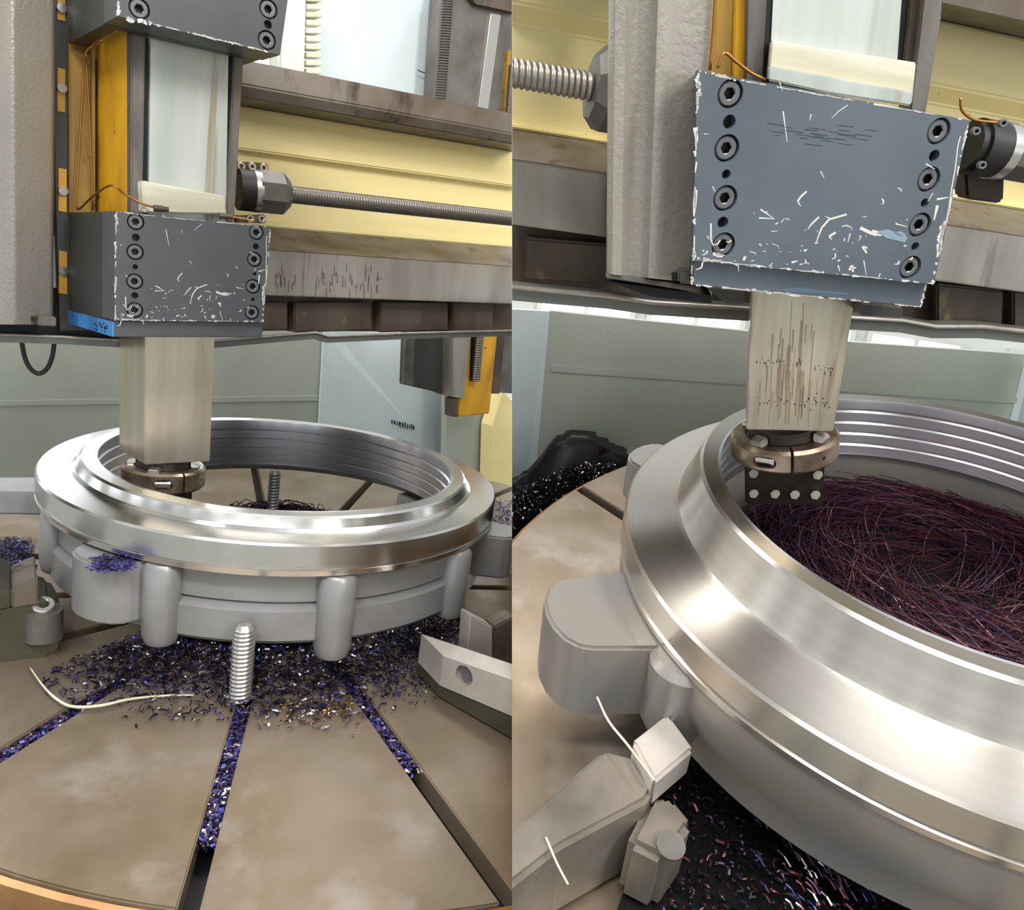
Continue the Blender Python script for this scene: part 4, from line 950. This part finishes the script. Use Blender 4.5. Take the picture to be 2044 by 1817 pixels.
# guide
gB = thing('ram_guide', 'dull yellow guide strips either side of the polished slide above the scratched plate', 'guide', bt(1500, 150, .0))
VG = -.02
put('rear_flange', slab(NB(), BU, [(1399, -60), (1432, -60), (1426, 170), (1392, 170)], VG+.012, .03), DB['yellow_dirty'], gB, bev=.002)
put('side_wall', slab(NB(), BU, [(1432, -60), (1470, -60), (1464, 175), (1426, 170)], VG+.02, .03), DB['yellow_dirty'], gB)
put('side_wall', slab(NB(), BU, [(1468, -60), (1492, -60), (1488, 180), (1462, 175)], VG+.014, .03), DB['yellow'], gB, bev=.002)
put('front_strip', slab(NB(), BU, [(1491, -60), (1534, -60), (1520, 190), (1487, 185)], VG, .04), DB['strip'], gB, bev=.002, label='worn grey front edge')
put('gap_shade', slab(NB(), BU, [(1532, -60), (1544, -60), (1532, 190), (1518, 190)], VG+.006, .03), DB['hole'], gB, label='black strip painted as the shade of a gap')  # shade of the gaps either side of the slide, as black slabs
put('gap_shade', slab(NB(), BU, [(1806, -60), (1824, -60), (1804, 122), (1788, 118)], VG+.006, .03), DB['hole'], gB, label='black strip painted as the shade of a gap')
put('front_strip', slab(NB(), BU, [(1823, -60), (1856, -60), (1829, 140), (1802, 130)], VG+.002, .04), DB['brown'], gB, bev=.002, label='brown stained strip')
put('side_edge', slab(NB(), BU, [(1850, -60), (1885, -60), (1879, 35), (1846, 240), (1815, 240), (1829, 120)], VG-.012, .05), DB['strip'], gB, bev=.002)
put('felt_wiper', slab(NB(), BU, [(1540, 80), (1788, 118), (1831, 125), (1822, 208), (1650, 178), (1533, 158)], VG-.012, .015), DB['wiper'], gB, bev=.002, label='pale felt wiper across the slide')
put('wiper_bar', slab(NB(), BU, [(1534, 130), (1824, 184), (1818, 212), (1650, 186), (1533, 160)], VG-.022, .012), DB['slide'], gB, bev=.002)
put('oil_tube', tube(NB(), smoothline([bt(x, y, VG-.012) for x, y in ((1430, -40), (1424, 60), (1417, 140))], 4), .0022, 6), DB['copper'], gB, smooth=True)
put('oil_tube', tube(NB(), smoothline([bt(x, y, VG-.014) for x, y in ((1432, 136), (1446, 106), (1468, 122), (1500, 146), (1530, 160))], 5), .0022, 6), DB['copper'], gB, smooth=True)
# ram
rB = thing('ram', 'square ground ram with brown streaks above the tool with four bright screws', 'ram', bt(1580, 860, VRB))
f = [bt(x, y, VRB) for x, y in ((1489, 858), (1663, 862), (1712, 560), (1502, 540))]
hexa(NBx := NB(), f+[q+DYB*.17+DXB*.028 for q in f]); put('ram_bar', NBx, DB['ram'], rB, bev=.002, label='warm brushed lower bar')
f = [bt(x, y, VG+.004) for x, y in ((1534, 190), (1786, 190), (1804, -60), (1546, -60))]
hexa(NBx := NB(), f+[q+DYB*.08 for q in f]); put('slide_face', NBx, DB['slide'], rB, label='bright polished upper face')
rnd = random.Random(8); bm = NB()
for k in range(38):
    x = rnd.uniform(1508, 1600) if k < 24 else rnd.uniform(1615, 1665); y = (721 if k < 24 else 737)+rnd.gauss(0, 3.5); L = rnd.uniform(1.5, 4) if k % 7 else rnd.uniform(6, 14)
    slab(bm, BU, [(x, y), (x+rnd.uniform(1, 2.6), y), (x+rnd.uniform(.8, 2), y+L), (x, y+L*.8)], VRB-.0004, .001)
for k in range(34):
    x = rnd.uniform(1496, 1655); y = 803+rnd.gauss(0, 7); slab(bm, BU, [(x, y), (x+rnd.uniform(1, 3), y), (x+rnd.uniform(.8, 2), y+rnd.uniform(1.5, 6)), (x, y+2)], VRB-.0004, .001)
put('pit_marks', bm, DB['holder_dark'], rB, kind='stuff', label='row of small dark pits across the bar')
bm = NB()
for x0, y0, x1, y1, w in ((1603, 605, 1592, 850, 2.2), (1580, 600, 1572, 760, 1.6), (1598, 640, 1586, 830, 5), (1560, 700, 1552, 842, 3), (1624, 660, 1612, 800, 2.4), (1540, 730, 1534, 850, 2.2), (1645, 740, 1634, 850, 2), (1575, 690, 1566, 845, 4)):
    slab(bm, BU, [(x0, y0), (x0+w, y0), (x1+w*.7, y1), (x1, y1)], VRB-.0003, .001)
for k in range(46):
    x = rnd.gauss(1585, 34); y = rnd.choice((rnd.uniform(640, 720), rnd.uniform(725, 790), rnd.uniform(725, 790))); L = rnd.uniform(30, 100); w = rnd.uniform(1.2, 4.5)
    if 1500 < x < 1650 and y+L < 856: slab(bm, BU, [(x, y), (x+w, y), (x+w*.6-L*.05, y+L), (x-L*.05, y+L)], VRB-.0002, .001)
put('streaks', bm, DB['streak'], rB, kind='stuff', label='long brown wipe streaks down the bar')
# clamp block
bB = thing('clamp_block', 'big blue grey clamp block with scratched front plate filling the close view', 'clamp block', bt(1640, 610, 0))
BB = [(1458, 187), (1451, 296), (1448, 396), (1444, 489), (1874, 262), (1854, 358), (1836, 449), (1817, 534)]
BH = [(1456, 243, 1.05), (1450, 348, .75), (1443, 444, .95), (1865, 311, .95), (1846, 405, .75), (1827, 492, .75)]
ppmB = F/np.linalg.norm(bt(1640, 360, VPB)-CAMPOS)
plB, nB_ = plate_with_bolts(bB, BU, DB, BPL, VPB, .03, BB, BH, 22.0/ppmB, 10.5/ppmB, 'blue grey enamelled front plate, scratched and chipped along its edges')
strokes(bB, lambda x, y: bt(x, y, VPB), DB, nB_, SCARS)
bm = NB()
for k in range(26):
    x, y = rnd.gauss(1630, 50), rnd.gauss(268, 12); L = rnd.uniform(8, 42); slab(bm, BU, [(x, y), (x+L, y+L*.12), (x+L, y+L*.12+rnd.uniform(.6, 1.6)), (x, y+rnd.uniform(.6, 1.8))], VPB-.0003, .001)
put('scuffs', bm, DB['plate_side'], bB, kind='stuff', label='dark rubbed scuffs on the upper plate')
bm = NB()
for pts in ([(1752, 462), (1772, 458), (1800, 468), (1812, 474), (1806, 484), (1790, 480), (1770, 476)], [(1783, 464), (1800, 462), (1810, 470), (1796, 474)]): slab(bm, BU, pts, VPB-.0004, .001)
put('blue_smear', bm, DB['smear'], bB, kind='stuff', label='pale blue paint smear')
f = [bt(x, y, VPB+.031) for x, y in ((1384, 516), (1860, 562), (1930, 244), (1393, 146))]
hexa(NBx := NB(), f+[q+DYB*.03 for q in f]); put('block_body', NBx, DB['plate_side'], bB)
f = [bt(x, y, VPB+.012) for x, y in ((1381, 570), (1841, 615), (1852, 560), (1383, 515))]
hexa(NBx := NB(), f+[q+DYB*.12 for q in f]); put('bottom_plate', NBx, DB['plate'], bB, bev=.002, label='lower plate with worn lower edge and blue smears')
S2 = [(s[0],)+s[1:] for s in jag(rnd, (1382, 568), (1838, 613), 34, 1, 3.5, .3)+jag(rnd, (1838, 612), (1849, 566), 7, 2, 4, .2)+jag(rnd, (1382, 522), (1381, 568), 5, 2, 4, .3)]
strokes(bB, lambda x, y: bt(x, y, VPB+.012), DB, nB_, S2)
bm = NB(); slab(bm, BU, [(1560, 577), (1600, 573), (1640, 580), (1690, 585), (1694, 590), (1650, 586), (1600, 584), (1565, 583)], VPB+.0116, .0006); put('blue_smear', bm, DB['smear_dark'], bB, kind='stuff')
put('fitting', slab(NB(), BU, [(1410, 575), (1484, 583), (1484, 606), (1450, 606)], .02, .1), DB['plate_side'], bB)
put('fitting', slab(NB(), BU, [(1722, 608), (1802, 616), (1800, 634), (1720, 630)], .02, .1), DB['plate_side'], bB)

# tool
setside('B')
YT = .17
cB = BR.at(1565, 862, 'v', YT); e1, e2 = BR.uvw(1467, 880, 'v', YT)[0], BR.uvw(1662, 880, 'v', YT)[0]; rdB = (e2-e1)/2*.97
cam_d = norm(C2W.T@(cB-CAMPOS)); ct_, st_ = cos(R_(-13)), sin(R_(-13)); K_ = np.array([[0, -cam_d[2], cam_d[1]], [cam_d[2], 0, -cam_d[0]], [-cam_d[1], cam_d[0], 0]])
BT = Frame(OB, (np.eye(3)+st_*K_+(1-ct_)*K_@K_)@MB)      # the head sits square on the ram, not on the table
XR, YR, ZR = [BT.B[:, k] for k in range(3)]
def toolB(root):
    nf = norm(-XR*.50-YR*.86); xf = norm(XR*.86-YR*.50); q = cB-ZR*.045+nf*.055
    fp = [q-xf*.074-ZR*.09, q+xf*.072-ZR*.09, q+xf*.072, q-xf*.074]
    put('tool_block', hexa(NB(), fp+[p_-nf*.10 for p_ in fp]), DB['holder_dark'], root, bev=.003)
    for dx, dz in ((-.058, -.024), (.058, -.026), (-.058, -.068), (-.018, -.068), (.018, -.069), (.055, -.069)):
        e = q+xf*dx+ZR*dz; ax = nf+ZR*.45+xf*.1; put('clamp_screw', disc(disc(NB(), e-nf*.012, ax, .0070, .032, 12), e+nf*.010+ZR*.008, ax, .0088, .008, 6), DB['nut_light'], root, auto=.5)
toolhead(BU, BT, DB, cB, rdB, .046, -1.98, 'bronze split ring tool holder with bright clamp screws over the swarf', toolB)

XR, YR, ZR = [BR.B[:, k] for k in range(3)]
# workpiece
BODYB = [(.733*RS+.012, -.036), (.733*RS+.03, -.079), (RS-.02, -.079), (RS-.006, -.083), (RS-.008, -.15), (RS-.03, -.2), (RS-.034, -.262), (RS-.05, -.27), (.733*RS+.05, -.27), (.733*RS+.02, -.2)]
workpiece(BR, DB, 'close', .733*RS, .115, .538, RS, [(181, .20, .82, -.085, -.25), (131, .15, .735, -.05, -.16)], [(194, .06, -.25)], 0, 'near turned steel ring around maroon swarf, running out of the frame', zf=.022, zbore=-.036, body=BODYB, rough=.3, cone=.02)

# table, guard, windows gap
sector_table(BR, DB, ZT, (.33, -.09), 1.31, [-160+24*k for k in range(12)]+[119], .034, 'oily table plate under the near steel ring', DB)
gdB = thing('splash_guard', 'grey green splash guard with bright daylight over its top edge', 'splash guard', bt(1500, 1000, 1.1))
VF = 1.5
put('sheet', slab(NB(), BU, [(1097, 621), (1480, 660), (1700, 683), (2120, 713), (2120, 1150), (1050, 1150)], VF, .02), DB['guard'], gdB)
put('stiffener', slab(NB(), BU, [(1100, 730), (2120, 800), (2120, 812), (1100, 742)], VF-.006, .01), DB['guard'], gdB)
f = [bt(1097, 622, VF-.002), bt(1052, 1150, VF-.002), bt(860, 1190, 1.2), bt(930, 612, 1.2)]
put('side_sheet', hexa(NB(), f+[q+DYB*.015 for q in f]), DB['pale'], gdB, label='pale blue side sheet')
f = [bt(2043, 730, VF-.002), bt(1975, 1000, VF-.002), bt(2200, 1040, 1.3), bt(2200, 720, 1.3)]
put('side_sheet', hexa(NB(), f+[q+DYB*.015 for q in f]), DB['pale'], gdB, label='pale blue side sheet')
# swarf
hp = thing('swarf_heap', 'maroon and violet tangled swarf filling the near ring', 'swarf', BR.P(0, 0, ZT))
def hz(x, y): 
    r = math.hypot(x, y); return -.062-.9*max(0, r-.25)**2
bm = NB(); prev = None
for i in range(15):
    r = .44*i/14; rg = [bm.verts.new(Vector(BR.P(r*cos(2*pi*k/48), r*sin(2*pi*k/48), hz(r*cos(2*pi*k/48), r*sin(2*pi*k/48))-.012))) for k in range(48)] if i else [bm.verts.new(Vector(BR.P(0, 0, hz(0, 0)-.012)))]
    if prev:
        for k in range(48):
            bm.faces.new((prev[0], rg[k], rg[(k+1) % 48]) if len(prev) == 1 else (prev[k], rg[k], rg[(k+1) % 48], prev[(k+1) % 48]))
    prev = rg
bo = [bm.verts.new(Vector(BR.P(.44*cos(2*pi*k/48), .44*sin(2*pi*k/48), ZT+.001))) for k in range(48)]
for k in range(48): bm.faces.new((prev[k], bo[k], bo[(k+1) % 48], prev[(k+1) % 48]))
bm.faces.new(bo)
put('heap_core', bm, DB['swarf_black'], hp, smooth=True, kind='stuff')
rnd = random.Random(21); bm = NB()
sweeps(bm, BR, rnd, 2200, .425, hz, .34, .0008, 6, .03, 12)
put('strands', bm, [DB['swarf_maroon'], DB['swarf_maroon'], DB['swarf_violet'], DB['swarf_dark'], DB['swarf_maroon'], DB['swarf_pink']], hp, kind='stuff', recalc=False)
bm = NB(); strands(bm, BR, rnd, 700, .28, .40, lambda x, y, r: hz(x, y)+r.uniform(-.015, .004), .2, .0011, 3, .014, 9)
put('black_strands', bm, [DB['swarf_black'], DB['swarf_dark'], DB['swarf_blue']], hp, kind='stuff', recalc=False)
CHB = [DB['swarf_dark'], DB['swarf_maroon'], DB['swarf_black'], DB['swarf_black'], DB['swarf_violet'], DB['swarf_dark']]
bm = NB(); ZB_ = BR.B[:, 2]
chips(bm, lambda r: BR.at(r.uniform(1330, 1900), r.uniform(1500, 1900), 'w', ZT+.03), rnd, 1500, .011, 6, ZB_, .012, .7)
put('chip_scatter', bm, CHB, cat='metal chips', label='maroon and violet chips heaped on the table in front of the near ring', kind='stuff', recalc=False)
bm = NB()
for k in range(150):
    x, y = (rnd.gauss(1650, 45), rnd.gauss(1700, 60)) if k < 110 else (rnd.uniform(1480, 1900), rnd.uniform(1560, 1800)); L = rnd.uniform(10, 46); zz = ZT+.05+rnd.uniform(0, .02)
    a_, b_ = BR.at(x, y, 'w', zz), BR.at(x+L*.62, y+L*.78, 'w', zz+rnd.uniform(-.01, .01)); tube(bm, [a_, (a_+b_)/2+ZB_*.004, b_], .0016, 4, True, k % 4)
put('swarf_strand_or_edge', bm, [DB['swarf_violet'], DB['swarf_blue'], DB['swarf_maroon'], DB['swarf_bright']], cat='metal chips', label='bundle of violet strands on the black chips in front of the near ring', kind='stuff')
bm = NB(); prism(bm, [BR.at(x, y, 'w', ZT+.001) for x, y in ((1352, 1500), (1372, 1440), (1420, 1400), (1800, 1560), (2100, 1800), (2100, 2050), (1150, 2050), (1240, 1800))], ZR*.02)
bm_ = NB(); hexa(bm_, [BR.P(-.75, -.95, ZT+.001), BR.P(.6, -.95, ZT+.001), BR.P(.6, -.15, ZT+.001), BR.P(-.42, -.15, ZT+.001), BR.P(-.6, -.8, ZT+.015), BR.P(.5, -.8, ZT+.015), BR.P(.5, -.25, ZT+.03), BR.P(-.38, -.25, ZT+.03)])
bm_.free(); put('chip_bed', bm, DB['swarf_black'], cat='metal chips', label='black oily bed of fine swarf below the loose maroon chips', kind='stuff')
# black pile by the guard
pl_ = thing('chip_pile', 'black chip pile against the foot of the splash guard', 'chip pile', BR.at(1150, 980, 'w', ZT-.06))
bm = NB(); rr = random.Random(4); VQ = 1.25
qs = [(1000, 985), (1040, 970), (1072, 935), (1094, 905), (1115, 884), (1140, 880), (1170, 882), (1198, 886), (1205, 905), (1235, 908), (1260, 925), (1260, 1100), (1000, 1100)]
slab(bm, BU, qs, VQ, .12); put('pile_core', bm, DB['swarf_black'], pl_, bev=.02, smooth=True, kind='stuff')
bm = NB()
def onpile(r):
    while 1:
        x, y = r.uniform(1005, 1225), r.uniform(925, 1060)
        if y < 1052-(x-1022)*.56 and y > 985-(x-1022)*.45: return bt(x, y, VQ-.03)
chips(bm, onpile, rr, 1500, .012, 3, ZB_, .004, 1.2)
put('loose_chips', bm, [DB['swarf_black'], DB['swarf_dark'], DB['swarf_bright']], pl_, kind='stuff', recalc=False)
# big blurred jaw lower left
jb = thing('chuck_jaw', 'large stepped chuck jaw pointing at the near ring from the lower corner', 'chuck jaw', BR.at(1250, 1700, 'w', ZT))
wt = -.20
Tp = [(900, 1730), (1000, 1668), (1205, 1495), (1262, 1508), (1306, 1575), (1292, 1598), (1120, 1690), (980, 1800), (900, 1850)]
put('jaw_body', prism(NB(), [BR.at(x, y, 'w', wt) for x, y in Tp], -ZR*.17), DB['jaw'], jb, bev=.008)
put('jaw_step', prism(NB(), [BR.at(x, y, 'w', wt+.03) for x, y in ((1262, 1478), (1334, 1422), (1386, 1494), (1306, 1562))], -ZR*.06), DB['jaw_light'], jb, bev=.006)
Te = [(1306, 1578), (1330, 1590), (1382, 1630), (1392, 1690), (1300, 1640)]
put('jaw_nose', prism(NB(), [BR.at(x, y, 'w', wt-.03) for x, y in ((1296, 1590), (1340, 1585), (1386, 1640), (1330, 1720), (1250, 1680))], -ZR*.13), DB['jaw'], jb, bev=.012)
qh = BR.at(1338, 1690, 'w', wt-.028)
for n_, r_, mt, hh_ in (('screw_head', .022, DB['nut'], .006),): put(n_, disc(NB(), qh, ZR-YR*.2, r_, hh_, 24), mt, jb, auto=.6)
put('swarf_strand_or_edge', tube(NB(), smoothline([BR.at(x, y, 'w', wt+.04) for x, y in ((1192, 1392), (1215, 1440), (1255, 1490), (1306, 1558))], 5), .0022, 6), DB['wiper'], smooth=True, label='long straight pale tube painting the bright edge of the stepped jaw', cat='metal strand')  # pale tube drawn in for the bright edge of the jaw step
put('swarf_strand_or_edge', tube(NB(), smoothline([BR.at(x, y, 'w', wt+.005) for x, y in ((1090, 1672), (1112, 1724), (1134, 1766))], 5), .0018, 6), DB['wiper'], smooth=True, label='short bright strand on the near end of the stepped jaw', cat='metal strand')
